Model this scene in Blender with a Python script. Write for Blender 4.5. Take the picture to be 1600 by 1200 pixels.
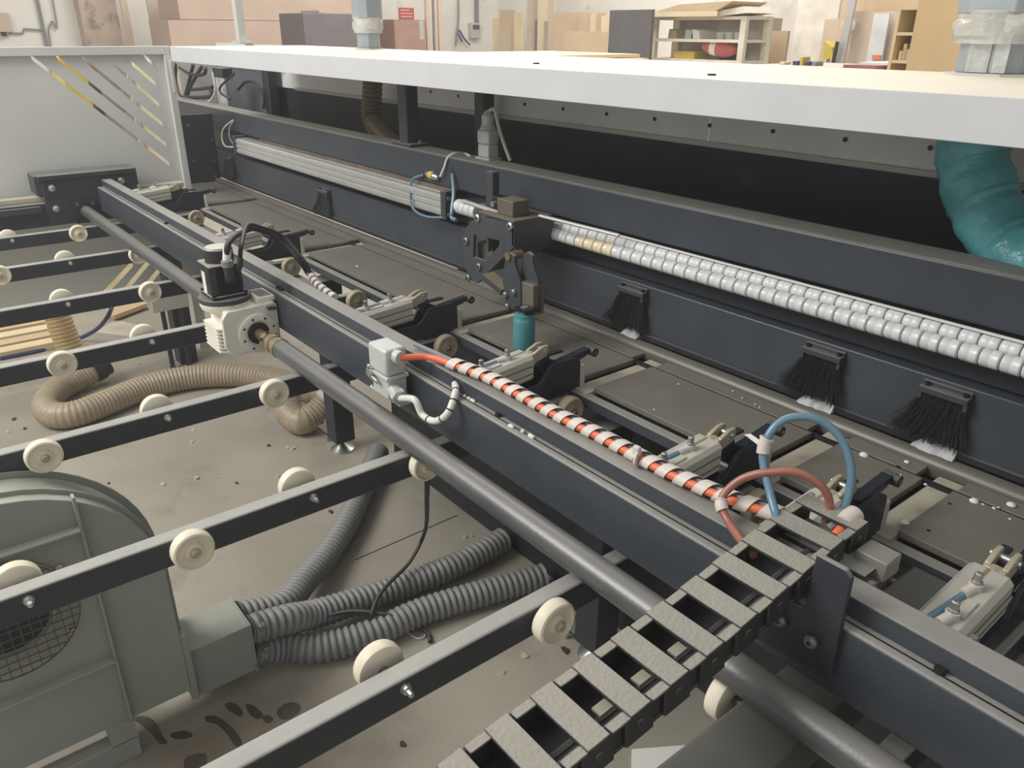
import bpy, bmesh, math, random
from mathutils import Vector, Matrix
from mathutils.geometry import delaunay_2d_cdt

for o in list(bpy.data.objects):
    bpy.data.objects.remove(o, do_unlink=True)
SC = bpy.context.scene
COL = SC.collection
random.seed(7)

# ------------------------------------------------------------------ camera
F_PX = 1228.45
CAM = Vector((0.0, 0.0, 1.9))
RX = Vector((0.62301681, 0.78219052, 0.00529522))      # image right in world axes
RD = Vector((0.32459851, -0.25237255, -0.91156124))    # image down
RF = Vector((-0.7116782, 0.5696368, -0.41113022))      # view direction
cam_data = bpy.data.cameras.new('camera')
cam_data.sensor_fit = 'HORIZONTAL'
cam_data.sensor_width = 36.0
cam_data.lens = 36.0 * F_PX / 1600.0
cam_data.clip_start = 0.02
cam_data.clip_end = 200
cam = bpy.data.objects.new('camera', cam_data)
COL.objects.link(cam)
mw = Matrix.Identity(4)
for i in range(3):
    mw[i][0] = RX[i]; mw[i][1] = -RD[i]; mw[i][2] = -RF[i]; mw[i][3] = CAM[i]
cam.matrix_world = mw
SC.camera = cam

# ------------------------------------------------------------------ light
world = bpy.data.worlds.new('world')
SC.world = world
world.use_nodes = True
bg = world.node_tree.nodes['Background']
bg.inputs[0].default_value = (1.0, 0.99, 0.975, 1)
bg.inputs[1].default_value = 0.62


def area(name, loc, target, sx, sy, energy, col):
    l = bpy.data.lights.new(name, 'AREA')
    l.shape = 'RECTANGLE'; l.size = sx; l.size_y = sy; l.energy = energy; l.color = col
    o = bpy.data.objects.new(name, l)
    COL.objects.link(o)
    o.location = loc
    o.rotation_euler = (Vector(target) - Vector(loc)).to_track_quat('-Z', 'Y').to_euler()
    return o


# unseen area lamps added to stand in for hall daylight, no skylights built
area('key_light_front', (-3.9, -2.9, 5.0), (-3.4, 0.9, 0.9), 3.6, 2.6, 400, (1.0, 0.985, 0.955))  # soft key, added for the shadow direction
area('fill_light_rear', (-7.0, 6.2, 6.2), (-6.5, 6.0, 1.2), 6.0, 3.0, 640, (1.0, 0.98, 0.94))  # fill added to brighten the background walls
SC.view_settings.view_transform = 'Standard'
SC.view_settings.look = 'None'
SC.view_settings.gamma = 1.0
SC.view_settings.use_curve_mapping = False
SC.view_settings.exposure = -0.08


# ------------------------------------------------------------------ pixel -> place
def ray(u, v):
    a = (u - 800) / F_PX; b = (v - 600) / F_PX
    return RX * a + RD * b + RF


def PZ(u, v, z):
    d = ray(u, v); return CAM + d * ((z - CAM.z) / d.z)


def PY(u, v, y):
    d = ray(u, v); return CAM + d * (y / d.y)


def PX(u, v, x):
    d = ray(u, v); return CAM + d * (x / d.x)


# ------------------------------------------------------------------ materials
def lin(c):
    return tuple(((x / 255.0) / 12.92) if x / 255.0 <= 0.04045 else ((x / 255.0 + 0.055) / 1.055) ** 2.4 for x in c)


MATS = {}


def mat(name, rgb, rough=0.5, metal=0.0, var=0.12, vscale=6.0, dust=0.0, dustrgb=(168, 165, 156),
        bump=0.0, bscale=60.0, spec=0.5, alpha=1.0, trans=0.0, stain=None):
    if name in MATS:
        return MATS[name]
    m = bpy.data.materials.new(name)
    m.use_nodes = True
    nt = m.node_tree; N = nt.nodes; L = nt.links
    b = N['Principled BSDF']
    b.inputs['Roughness'].default_value = rough
    b.inputs['Metallic'].default_value = metal
    b.inputs['Specular IOR Level'].default_value = spec
    if trans: b.inputs['Transmission Weight'].default_value = trans
    if alpha < 1: b.inputs['Alpha'].default_value = alpha
    base = lin(rgb)
    geo = N.new('ShaderNodeNewGeometry')
    nz = N.new('ShaderNodeTexNoise')
    nz.inputs['Scale'].default_value = vscale; nz.inputs['Detail'].default_value = 5
    L.new(geo.outputs['Position'], nz.inputs['Vector'])
    ramp = N.new('ShaderNodeValToRGB')
    lo = tuple(max(0, x * (1 - var)) for x in base) + (1,)
    hi = tuple(min(1, x * (1 + var)) for x in base) + (1,)
    ramp.color_ramp.elements[0].position = 0.3; ramp.color_ramp.elements[0].color = lo
    ramp.color_ramp.elements[1].position = 0.7; ramp.color_ramp.elements[1].color = hi
    L.new(nz.outputs['Fac'], ramp.inputs['Fac'])
    col = ramp.outputs['Color']
    if stain:
        srgb, sscale, s0, s1 = stain
        n2 = N.new('ShaderNodeTexNoise')
        n2.inputs['Scale'].default_value = sscale; n2.inputs['Detail'].default_value = 8
        n2.inputs['Roughness'].default_value = 0.65
        L.new(geo.outputs['Position'], n2.inputs['Vector'])
        r2 = N.new('ShaderNodeMapRange')
        r2.inputs['From Min'].default_value = s0; r2.inputs['From Max'].default_value = s1
        L.new(n2.outputs['Fac'], r2.inputs['Value'])
        mx = N.new('ShaderNodeMix'); mx.data_type = 'RGBA'
        L.new(r2.outputs['Result'], mx.inputs['Factor'])
        L.new(col, mx.inputs['A']); mx.inputs['B'].default_value = lin(srgb) + (1,)
        col = mx.outputs['Result']
    if dust:
        sx = N.new('ShaderNodeSeparateXYZ')
        L.new(geo.outputs['Normal'], sx.inputs[0])
        mr = N.new('ShaderNodeMapRange'); mr.interpolation_type = 'SMOOTHSTEP'
        mr.inputs['From Min'].default_value = 0.35; mr.inputs['From Max'].default_value = 0.95
        L.new(sx.outputs['Z'], mr.inputs['Value'])
        n3 = N.new('ShaderNodeTexNoise')
        n3.inputs['Scale'].default_value = 3.5; n3.inputs['Detail'].default_value = 9
        n3.inputs['Roughness'].default_value = 0.7
        L.new(geo.outputs['Position'], n3.inputs['Vector'])
        r3 = N.new('ShaderNodeMapRange')
        r3.inputs['From Min'].default_value = 0.25; r3.inputs['From Max'].default_value = 0.7
        r3.inputs['To Min'].default_value = dust * 0.75; r3.inputs['To Max'].default_value = min(1, dust * 1.2)
        L.new(n3.outputs['Fac'], r3.inputs['Value'])
        mu = N.new('ShaderNodeMath'); mu.operation = 'MULTIPLY'
        L.new(mr.outputs['Result'], mu.inputs[0]); L.new(r3.outputs['Result'], mu.inputs[1])
        mx = N.new('ShaderNodeMix'); mx.data_type = 'RGBA'
        L.new(mu.outputs[0], mx.inputs['Factor'])
        L.new(col, mx.inputs['A']); mx.inputs['B'].default_value = lin(dustrgb) + (1,)
        col = mx.outputs['Result']
        mrr = N.new('ShaderNodeMapRange')
        mrr.inputs['To Min'].default_value = rough; mrr.inputs['To Max'].default_value = max(rough, 0.62)
        L.new(mu.outputs[0], mrr.inputs['Value'])
        L.new(mrr.outputs['Result'], b.inputs['Roughness'])
    L.new(col, b.inputs['Base Color'])
    if bump:
        nb = N.new('ShaderNodeTexNoise')
        nb.inputs['Scale'].default_value = bscale; nb.inputs['Detail'].default_value = 4
        L.new(geo.outputs['Position'], nb.inputs['Vector'])
        bp = N.new('ShaderNodeBump')
        bp.inputs['Strength'].default_value = bump; bp.inputs['Distance'].default_value = 0.01
        L.new(nb.outputs['Fac'], bp.inputs['Height'])
        L.new(bp.outputs['Normal'], b.inputs['Normal'])
    MATS[name] = m
    return m


STEEL = mat('painted_steel', (59, 64, 71), 0.38, dust=0.75, dustrgb=(160, 157, 148), bump=0.08, bscale=140, var=0.1)
STEEL2 = mat('painted_steel_dark', (44, 48, 55), 0.5, dust=0.55, bump=0.05, bscale=120)
BARP = mat('bar_paint', (48, 52, 59), 0.40, dust=0.85, dustrgb=(170, 168, 160), bump=0.05, bscale=150)
TABLE = mat('table_plate_grey', (106, 103, 95), 0.40, dust=0.22, dustrgb=(150, 143, 128), bump=0.12, bscale=90,
            stain=((128, 123, 112), 5.0, 0.55, 0.85))
RECESS = mat('dusty_rail', (182, 174, 156), 0.7, var=0.15, vscale=12, bump=0.1)
WHITE = mat('white_enamel', (198, 199, 200), 0.4, dust=0.9, dustrgb=(240, 228, 204), var=0.03)
WHITEG = mat('grey_white_panel', (190, 188, 182), 0.5, var=0.05)
GUARD = mat('guard_grey_paint', (206, 206, 200), 0.5, var=0.05, vscale=2.5,
            stain=((150, 140, 122), 3.0, 0.66, 0.8))
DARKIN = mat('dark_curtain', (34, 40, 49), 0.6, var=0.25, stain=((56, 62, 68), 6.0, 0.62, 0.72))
NYLON = mat('cream_nylon', (226, 218, 196), 0.45, var=0.06, vscale=20, dust=0.25, dustrgb=(200, 188, 160))
NYLOND = mat('worn_nylon', (170, 158, 132), 0.6, var=0.12, vscale=25)
ZINC = mat('zinc_bolt', (196, 196, 192), 0.3, 0.85, var=0.1)
BLKBOLT = mat('black_bolt', (38, 38, 40), 0.45, 0.3)
GREYBOLT = mat('grey_bolt', (120, 118, 114), 0.4, 0.5)
ALU = mat('aluminium_profile', (206, 206, 202), 0.32, 0.55, var=0.05)
SHAFT = mat('shaft_grey', (92, 93, 95), 0.30, 0.3, dust=0.4, dustrgb=(150, 146, 137), bump=0.05, bscale=150)
GEARW = mat('gearbox_white', (226, 222, 210), 0.5, dust=0.3, dustrgb=(205, 194, 170), bump=0.25, bscale=45,
            stain=((150, 140, 118), 14, 0.62, 0.75))
BLACKM = mat('motor_black', (24, 27, 31), 0.28, var=0.1, dust=0.6, dustrgb=(205, 198, 182))
BLACKR = mat('black_rubber', (34, 35, 38), 0.6, var=0.15, dust=0.2)
GREYCON = mat('connector_grey', (190, 192, 188), 0.45, 0.15, var=0.06, bump=0.1, bscale=50)
ORANGE = mat('orange_cable_jacket', (218, 108, 68), 0.45, var=0.06)
WRAP = mat('spiral_wrap_white', (206, 197, 188), 0.5, var=0.06)
BLUEH = mat('blue_air_hose', (98, 130, 148), 0.25, var=0.05)
REDH = mat('red_brown_air_hose', (152, 98, 82), 0.28, var=0.05)
GREYW = mat('grey_cable', (128, 130, 132), 0.45)
WHITEC = mat('white_cable', (214, 212, 204), 0.45, var=0.05)
CYL = mat('gripper_cylinder_beige', (200, 196, 184), 0.4, 0.2, var=0.06)
CLEV = mat('clevis_cast', (182, 172, 150), 0.45, 0.25, var=0.1, vscale=25)
JAW = mat('jaw_plate_navy', (34, 40, 51), 0.38, var=0.1)
CHAIN = mat('chain_plastic', (52, 54, 54), 0.5, dust=1.0, dustrgb=(152, 147, 136), bump=0.25, bscale=160)
CHAINS = mat('chain_side_plastic', (44, 46, 47), 0.5, var=0.15)
BLOW = mat('blower_green_grey', (142, 147, 138), 0.5, var=0.07, vscale=3, dust=0.35, dustrgb=(190, 186, 168),
           stain=((120, 104, 82), 5, 0.64, 0.8))
GHOSE = mat('grey_corrugated_hose', (124, 126, 126), 0.5, dust=0.35, dustrgb=(160, 156, 146))
BHOSE = mat('beige_spiral_hose', (160, 145, 124), 0.35, var=0.1, vscale=14, dust=0.3, dustrgb=(196, 182, 152))
BHOSE2 = mat('brown_clear_hose', (112, 96, 76), 0.3, var=0.1)
TEAL = mat('teal_sleeve', (76, 140, 146), 0.4, var=0.08, vscale=20)
TEALH = mat('teal_film', (100, 178, 184), 0.25, var=0.2, vscale=14, bump=0.8, bscale=22)
WROLL = mat('white_roller', (214, 214, 213), 0.28, var=0.03)
CREAMR = mat('yellowed_roller', (226, 214, 184), 0.3, var=0.04)
DUCT = mat('duct_galvanised', (150, 158, 163), 0.45, 0.2, var=0.08)
FILM = mat('clear_plastic_film', (206, 208, 204), 0.2, var=0.1, vscale=18, bump=0.9, bscale=35, alpha=0.6)
YELLOW = mat('yellow_paint', (200, 176, 72), 0.5)
PLY = mat('board_tan', (200, 174, 140), 0.7, var=0.1, vscale=2)
PLY2 = mat('board_pale', (222, 202, 164), 0.7, var=0.08, vscale=3)
MDF = mat('board_brown', (186, 162, 144), 0.75, var=0.08, vscale=2)
MDF2 = mat('board_light_brown', (200, 180, 158), 0.75, var=0.06, vscale=2)
DKPANEL = mat('dark_panel', (92, 88, 88), 0.6, var=0.08, stain=((128, 122, 116), 4, 0.6, 0.8))
DKCRATE = mat('dark_crate', (104, 98, 98), 0.7, var=0.08)
PLASTER = mat('plaster_white', (232, 228, 218), 0.85, var=0.05, vscale=1.5,
              stain=((178, 160, 140), 1.1, 0.63, 0.78), bump=0.15, bscale=20)
STAINP = mat('peeling_plaster', (192, 172, 154), 0.85, var=0.1, stain=((140, 122, 106), 3.2, 0.52, 0.62))
CONC = mat('concrete_floor', (163, 156, 142), 0.72, var=0.14, vscale=1.6, bump=0.15, bscale=70,
           stain=((138, 128, 112), 2.6, 0.56, 0.75))
OIL = mat('oil_stain', (76, 67, 53), 0.5, var=0.3)
PAPER = mat('paper_white', (232, 230, 222), 0.8, var=0.03)
CHIP = mat('wood_chip', (186, 173, 150), 0.8, var=0.2)
CHIPD = mat('dark_chip', (70, 58, 46), 0.8, var=0.2)
RED = mat('sign_red', (206, 76, 70), 0.5, var=0.03)
BLUEC = mat('blue_cable', (52, 66, 110), 0.4)
LABELW = mat('label_white', (218, 216, 208), 0.6, var=0.05)
DGREY = mat('dark_grey_plastic', (58, 62, 64), 0.5, dust=0.3)
BRIST = mat('brush_bristle', (48, 49, 51), 0.6)
DUSTY = mat('sawdust_flake', (226, 224, 220), 0.8, var=0.05)
SHELFM = mat('shelf_cream', (228, 218, 196), 0.6)
DARKGAP = mat('dark_steel_base', (40, 42, 46), 0.6, dust=0.3)


# ------------------------------------------------------------------ mesh builder
def crv(pts, n=8, closed=False):
    P = [Vector(p) for p in pts]
    out = []
    m = len(P)
    rng = m if closed else m - 1
    for i in range(rng):
        if closed:
            p0, p1, p2, p3 = P[i - 1], P[i], P[(i + 1) % m], P[(i + 2) % m]
        else:
            p0 = P[i - 1] if i > 0 else P[0] * 2 - P[1]
            p1, p2 = P[i], P[i + 1]
            p3 = P[i + 2] if i + 2 < m else P[-1] * 2 - P[-2]
        for k in range(n):
            t = k / n
            out.append(0.5 * ((2 * p1) + (p2 - p0) * t + (2 * p0 - 5 * p1 + 4 * p2 - p3) * t * t
                              + (3 * p1 - p0 - 3 * p2 + p3) * t ** 3))
    if not closed: out.append(P[-1].copy())
    return out


def resample(pts, step):
    out = [pts[0].copy()]
    acc = 0.0
    for a, b in zip(pts[:-1], pts[1:]):
        L = (b - a).length
        while acc + L >= step:
            t = (step - acc) / L
            a = a.lerp(b, t); out.append(a.copy()); L = (b - a).length; acc = 0.0
        acc += L
    return out


class MB:
    def __init__(s):
        s.v = []; s.f = []

    def quadbox(s, c, ax, ay, az):
        c = Vector(c); i = len(s.v)
        for sx in (-1, 1):
            for sy in (-1, 1):
                for sz in (-1, 1):
                    s.v.append(c + ax * sx + ay * sy + az * sz)
        for f in ((0, 1, 3, 2), (4, 6, 7, 5), (0, 4, 5, 1), (2, 3, 7, 6), (0, 2, 6, 4), (1, 5, 7, 3)):
            s.f.append(tuple(i + k for k in f))
        return s

    def box(s, x0, x1, y0, y1, z0, z1):
        return s.quadbox(((x0 + x1) / 2, (y0 + y1) / 2, (z0 + z1) / 2), Vector(((x1 - x0) / 2, 0, 0)),
                         Vector((0, (y1 - y0) / 2, 0)), Vector((0, 0, (z1 - z0) / 2)))

    def bar(s, p0, p1, w, h, up=(0, 0, 1)):
        p0 = Vector(p0); p1 = Vector(p1); d = (p1 - p0)
        u = Vector(up); side = d.cross(u)
        if side.length < 1e-6: side = d.cross(Vector((1, 0, 0)))
        side.normalize(); u = side.cross(d).normalized()
        return s.quadbox((p0 + p1) / 2, d / 2, side * (w / 2), u * (h / 2))

    def prism(s, poly, vec):
        poly = [Vector(p) for p in poly]; vec = Vector(vec); i = len(s.v); n = len(poly)
        s.v += poly + [p + vec for p in poly]
        s.f.append(tuple(range(i, i + n))[::-1]); s.f.append(tuple(range(i + n, i + 2 * n)))
        for k in range(n):
            s.f.append((i + k, i + (k + 1) % n, i + n + (k + 1) % n, i + n + k))
        return s

    def lathe(s, p, axis, prof, seg=20, caps=True):
        p = Vector(p); a = Vector(axis).normalized()
        t = Vector((0, 0, 1)) if abs(a.z) < 0.9 else Vector((1, 0, 0))
        e1 = a.cross(t).normalized(); e2 = a.cross(e1)
        i = len(s.v)
        for (h, r) in prof:
            for k in range(seg):
                an = 2 * math.pi * k / seg
                s.v.append(p + a * h + (e1 * math.cos(an) + e2 * math.sin(an)) * r)
        for j in range(len(prof) - 1):
            for k in range(seg):
                a0 = i + j * seg + k; a1 = i + j * seg + (k + 1) % seg
                s.f.append((a0, a1, a1 + seg, a0 + seg))
        if caps:
            s.f.append(tuple(i + k for k in range(seg))[::-1])
            j = i + (len(prof) - 1) * seg
            s.f.append(tuple(j + k for k in range(seg)))
        return s

    def cyl(s, p0, p1, r, seg=16, r1=None):
        p0 = Vector(p0); p1 = Vector(p1)
        return s.lathe(p0, p1 - p0, [(0, r), ((p1 - p0).length, r if r1 is None else r1)], seg)

    def tube(s, pts, r, seg=10, flat=None):
        pts = [Vector(p) for p in pts]; n = len(pts); i = len(s.v)
        rf = r if callable(r) else (lambda k: r)
        t0 = (pts[1] - pts[0]).normalized()
        ref = Vector((0, 0, 1)) if abs(t0.z) < 0.9 else Vector((1, 0, 0))
        e1 = t0.cross(ref).normalized()
        for k in range(n):
            t = (pts[min(k + 1, n - 1)] - pts[max(k - 1, 0)])
            if t.length < 1e-9: t = t0
            t.normalize()
            e1 = (e1 - t * e1.dot(t)).normalized(); e2 = t.cross(e1)
            rr = rf(k)
            for q in range(seg):
                an = 2 * math.pi * q / seg
                s.v.append(pts[k] + (e1 * math.cos(an) + e2 * math.sin(an)) * rr)
        for k in range(n - 1):
            for q in range(seg):
                a0 = i + k * seg + q; a1 = i + k * seg + (q + 1) % seg
                s.f.append((a0, a1, a1 + seg, a0 + seg))
        s.f.append(tuple(i + q for q in range(seg))[::-1])
        s.f.append(tuple(i + (n - 1) * seg + q for q in range(seg)))
        return s

    def build(s, name, material, parent=None, bevel=0.0, smooth=True, bseg=2, angle=35, local=False):
        me = bpy.data.meshes.new(name)
        o = bpy.data.objects.new(name, me)
        if parent is not None:
            org = Vector((0, 0, 0)) if local else ROOT[parent.name]
        else:
            xs = [v.x for v in s.v]; ys = [v.y for v in s.v]; zs = [v.z for v in s.v]
            org = Vector(((min(xs) + max(xs)) / 2, (min(ys) + max(ys)) / 2, min(zs)))
        me.from_pydata([tuple(v - org) for v in s.v], [], s.f)
        bm = bmesh.new(); bm.from_mesh(me)
        bmesh.ops.recalc_face_normals(bm, faces=bm.faces)
        bm.to_mesh(me); bm.free()
        me.materials.append(material)
        if smooth:
            me.polygons.foreach_set('use_smooth', [True] * len(me.polygons))
            me.set_sharp_from_angle(angle=math.radians(angle))
        COL.objects.link(o)
        if parent is not None:
            o.parent = parent
            ROOT[o.name] = ROOT[parent.name]
        else:
            o.location = org
            ROOT[o.name] = org
        if bevel:
            md = o.modifiers.new('bevel', 'BEVEL')
            md.width = bevel; md.segments = bseg; md.limit_method = 'ANGLE'; md.angle_limit = math.radians(40)
            if smooth: md.harden_normals = False
        return o


ROOT = {}


def thing(name, label, cat, loc=(0, 0, 0), group=None, rz=0.0):
    o = bpy.data.objects.new(name, None)
    o.empty_display_size = 0.05
    COL.objects.link(o)
    o.location = loc
    o.rotation_euler = (0, 0, rz)
    o['label'] = label; o['category'] = cat
    if group: o['group'] = group
    ROOT[o.name] = Vector(loc)
    return o


def tag(o, label, cat, group=None):
    o['label'] = label; o['category'] = cat
    if group: o['group'] = group
    return o


def struct(o):
    o['kind'] = 'structure'
    return o


def copy_tree(o, parent=None):
    c = o.copy(); COL.objects.link(c); c.parent = parent
    for ch in list(o.children):
        copy_tree(ch, c)
    return c


def dup_mesh(src, loc, parent):
    c = src.copy(); COL.objects.link(c); c.parent = parent; c.location = loc
    return c


def sheet_with_holes(outer, holes, to3, vec):
    """flat sheet: outer polygon with hole polygons (2D), mapped to 3D by to3 and thickened by vec"""
    pts = []; edges = []
    loops = [outer] + holes
    for lp in loops:
        b = len(pts)
        pts += [Vector(p) for p in lp]
        edges += [(b + k, b + (k + 1) % len(lp)) for k in range(len(lp))]
    vs, es, fs, *_ = delaunay_2d_cdt(pts, edges, [], 1, 1e-6)

    def inside(p, poly):
        c = False
        for k in range(len(poly)):
            a = poly[k]; b = poly[k - 1]
            if (a[1] > p[1]) != (b[1] > p[1]) and p[0] < (b[0] - a[0]) * (p[1] - a[1]) / (b[1] - a[1]) + a[0]:
                c = not c
        return c
    keep = []
    for f in fs:
        c = sum((vs[k] for k in f), Vector((0, 0))) / len(f)
        if not any(inside(c, h) for h in holes): keep.append(tuple(f))
    mb = MB(); n = len(vs); vec = Vector(vec)
    P = [Vector(to3(v)) for v in vs]
    mb.v = P + [p + vec for p in P]
    cnt = {}
    for f in keep:
        mb.f.append(f); mb.f.append(tuple(k + n for k in f[::-1]))
        for k in range(len(f)):
            e = (f[k], f[(k + 1) % len(f)])
            cnt[e] = cnt.get(e, 0) + 1
    for (a, b) in cnt:
        if (b, a) not in cnt:
            mb.f.append((a, b, b + n, a + n))
    return mb


# ================================================================== SETTING
# oil-soaked dirt plus the blower's shadow painted into the concrete around the outlet
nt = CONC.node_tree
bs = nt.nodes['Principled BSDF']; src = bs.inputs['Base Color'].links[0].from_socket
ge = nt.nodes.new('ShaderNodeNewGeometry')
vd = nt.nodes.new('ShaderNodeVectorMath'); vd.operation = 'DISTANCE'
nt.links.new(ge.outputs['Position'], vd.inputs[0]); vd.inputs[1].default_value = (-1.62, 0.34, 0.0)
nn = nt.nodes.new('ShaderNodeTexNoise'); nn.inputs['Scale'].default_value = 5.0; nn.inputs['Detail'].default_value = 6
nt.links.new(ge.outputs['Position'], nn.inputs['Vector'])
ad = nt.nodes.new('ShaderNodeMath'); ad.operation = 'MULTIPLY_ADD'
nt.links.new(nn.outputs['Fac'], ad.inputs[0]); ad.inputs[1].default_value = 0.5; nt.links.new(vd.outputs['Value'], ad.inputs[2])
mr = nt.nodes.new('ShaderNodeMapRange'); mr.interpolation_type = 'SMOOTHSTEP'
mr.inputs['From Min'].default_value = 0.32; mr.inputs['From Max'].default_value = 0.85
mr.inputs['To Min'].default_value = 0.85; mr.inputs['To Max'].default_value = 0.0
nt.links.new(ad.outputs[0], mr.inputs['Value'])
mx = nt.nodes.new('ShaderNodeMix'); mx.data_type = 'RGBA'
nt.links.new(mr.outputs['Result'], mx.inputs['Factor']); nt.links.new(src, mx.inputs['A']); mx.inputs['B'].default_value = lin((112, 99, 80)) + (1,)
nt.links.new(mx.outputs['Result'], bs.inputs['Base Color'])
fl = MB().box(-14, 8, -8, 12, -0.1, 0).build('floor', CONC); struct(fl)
wl = MB().box(-13.2, -13.0, -8, 10.2, 0, 6).build('wall_left', PLASTER); struct(wl)
wb = MB().box(-13.2, 8, 10.0, 10.2, 0, 6).build('wall_back', PLASTER); struct(wb)

# ================================================================== ROLLER BARS
BARX = [-4.589, -3.967, -3.340, -2.735, -2.119, -1.505, -0.890, -0.315]
BW = 0.040; BZ0 = 0.887; BZ1 = 0.950; AX = 0.932
wheel_src = {}


def wheel_mesh(worn):
    """wheel of a roller bar, axis along local +X, outer face at +X"""
    r = 0.043
    mb = MB()
    prof = [(0.0, r * 0.86), (0.003, r * 0.97), (0.007, r), (0.022, r), (0.027, r * 0.95), (0.029, r * 0.86),
            (0.024, r * 0.80), (0.022, r * 0.55), (0.022, r * 0.45), (0.029, r * 0.40), (0.030, r * 0.30)]
    mb.lathe((0, 0, 0), (1, 0, 0), prof, 28)
    return mb


def add_wheel(parent, x, y, side, worn=False):
    key = (worn,)
    if key not in wheel_src:
        w = wheel_mesh(worn).build('wheel', NYLOND if worn else NYLON, parent, local=True)
        hub = MB().lathe((0.026, 0, 0), (1, 0, 0), [(0, 0.011), (0.008, 0.011), (0.010, 0.008), (0.013, 0.007)], 12)
        h = hub.build('axle_nut', NYLOND if not worn else GREYBOLT, w, local=True)
        sh = MB().cyl((-0.018, 0, 0), (0, 0, 0), 0.008, 10).build('axle', GREYBOLT, w, local=True)
        wheel_src[key] = w
    else:
        w = copy_tree(wheel_src[key], parent)
    w.parent = parent
    base = Vector((x, y, AX)) - ROOT[parent.name]
    w.location = base
    w.rotation_euler = (0, 0, 0 if side > 0 else math.pi)
    return w


bolt_src = []


def add_through_bolt(parent, x, y):
    if not bolt_src:
        mb = MB().lathe((0, 0, 0), (1, 0, 0), [(0, 0.010), (0.002, 0.010), (0.002, 0.0085), (0.009, 0.0085), (0.010, 0.005),
                                               (0.021, 0.005), (0.022, 0.003)], 8)
        b = mb.build('axle_bolt', ZINC, parent, local=True, angle=25)
        bolt_src.append(b)
    else:
        b = dup_mesh(bolt_src[0], (0, 0, 0), parent)
    b.parent = parent
    b.location = Vector((x, y, AX)) - ROOT[parent.name]


barlab = ['dark roller bar with cream wheels running beside the grey end guard',
          'dark roller bar with cream wheels, second from the end guard',
          'dark roller bar with cream wheels, third from the end guard, above the planks',
          'dark roller bar with cream wheels ending beside the white gearbox',
          'dark roller bar with cream wheels passing over the looped beige hose',
          'dark roller bar with cream wheels crossing over the blower',
          'dark roller bar with cream wheels just beside the black cable chain',
          'dark roller bar passing under the beam beyond the wide rail']
for i, x in enumerate(BARX):
    y0 = -1.0 if i < 7 else 0.86
    y1 = 1.402
    t = thing('roller_bar', barlab[i], 'roller bar', (x + BW / 2, (y0 + y1) / 2, BZ0), 'roller bars of the infeed table')
    MB().box(x, x + BW, y0, y1, BZ0, BZ1).build('tube', BARP, t, bevel=0.006, bseg=3)
    if i == 7: continue
    if i % 2 == 0:
        plus = [0.755, 0.157, -0.44]; minus = [0.455, -0.14, -0.74]
    else:
        plus = [0.318, -0.28, -0.88]; minus = [0.59, 0.02, -0.58]
        plus.append(0.88)
    for y in plus: add_wheel(t, x + BW + 0.016, y, 1)
    for y in minus:
        add_wheel(t, x - 0.016, y, -1)
        add_through_bolt(t, x + BW, y + 0.008)
    if i not in (1,):
        add_wheel(t, x + BW + 0.016, 1.355, 1, worn=True)

# wide end rail beside the chain, with its own wheels
t = thing('wide_rail', 'wide dark flat rail under the shaft, right of the cable chain', 'rail', (-0.437, 0.5, 0.86))
MB().box(-0.49, -0.385, 0.60, 1.402, 0.86, 0.95).build('tube', mat('rail_dark', (74, 74, 72), 0.5, dust=0.35, dustrgb=(122, 118, 108)), t, bevel=0.006)
add_wheel(t, -0.506, 0.86, -1)
add_wheel(t, -0.506, 1.345, -1, worn=True)

# ================================================================== SAW TABLE
gaps = [(-4.62, -4.55), (-3.35, -3.275), (-2.115, -2.045), (-1.505, -1.435), (-0.897, -0.825), (-0.617, -0.55)]
TZ = 0.98
t = thing('saw_table', 'long dark steel saw table with segmented plates and dusty slots', 'saw table', (-2.2, 1.6, 0))
edges = [-4.90]
for a, b in gaps: edges += [a, b]
edges.append(1.0)
for k in range(0, len(edges), 2):
    MB().box(edges[k], edges[k + 1] - 0.0, 1.445, 1.686, TZ - 0.016, TZ).build('table_plate', TABLE, t, bevel=0.0015)
    MB().box(edges[k] + 0.004, edges[k + 1] - 0.02, 1.697, 1.752, TZ - 0.016, TZ - 0.002).build('table_strip', TABLE, t, bevel=0.0015)
for a, b in gaps:
    MB().box(a + 0.012, b - 0.001, 1.42, 1.688, TZ - 0.03, TZ - 0.014).build('slot_rail', RECESS, t)
    MB().box(a + 0.012, b - 0.001, 1.695, 1.745, TZ - 0.03, TZ - 0.012).build('slot_rail', RECESS, t)
MB().box(-5.33, 1.0, 1.485, 1.80, 0.88, TZ - 0.031).build('table_bed', mat('bed_black', (20, 21, 23), 0.7), t)
MB().box(-5.33, -4.905, 1.485, 1.688, TZ - 0.016, TZ).build('table_plate', TABLE, t, bevel=0.0015)
MB().box(-5.33, -4.905, 1.697, 1.752, TZ - 0.016, TZ - 0.002).build('table_strip', TABLE, t, bevel=0.0015)
MB().box(-4.70, 1.0, 1.405, 1.436, 0.93, 0.962).build('front_rail', STEEL, t, bevel=0.003)
MB().box(-4.70, 1.0, 1.26, 1.40, 0.79, 0.884).build('cross_beam', STEEL, t, bevel=0.004)
MB().box(-2.95, 1.0, 1.634, 2.2, 0.0, 0.88).build('base_cabinet', DARKGAP, t, bevel=0.004)
MB().box(-4.90, 1.0, 1.6865, 1.6965, TZ - 0.03, TZ - 0.0035).build('slot_shade', mat('bed_black', (20, 21, 23), 0.7), t)  # black strip filling the slot, standing in for the shade in its gap
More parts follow.
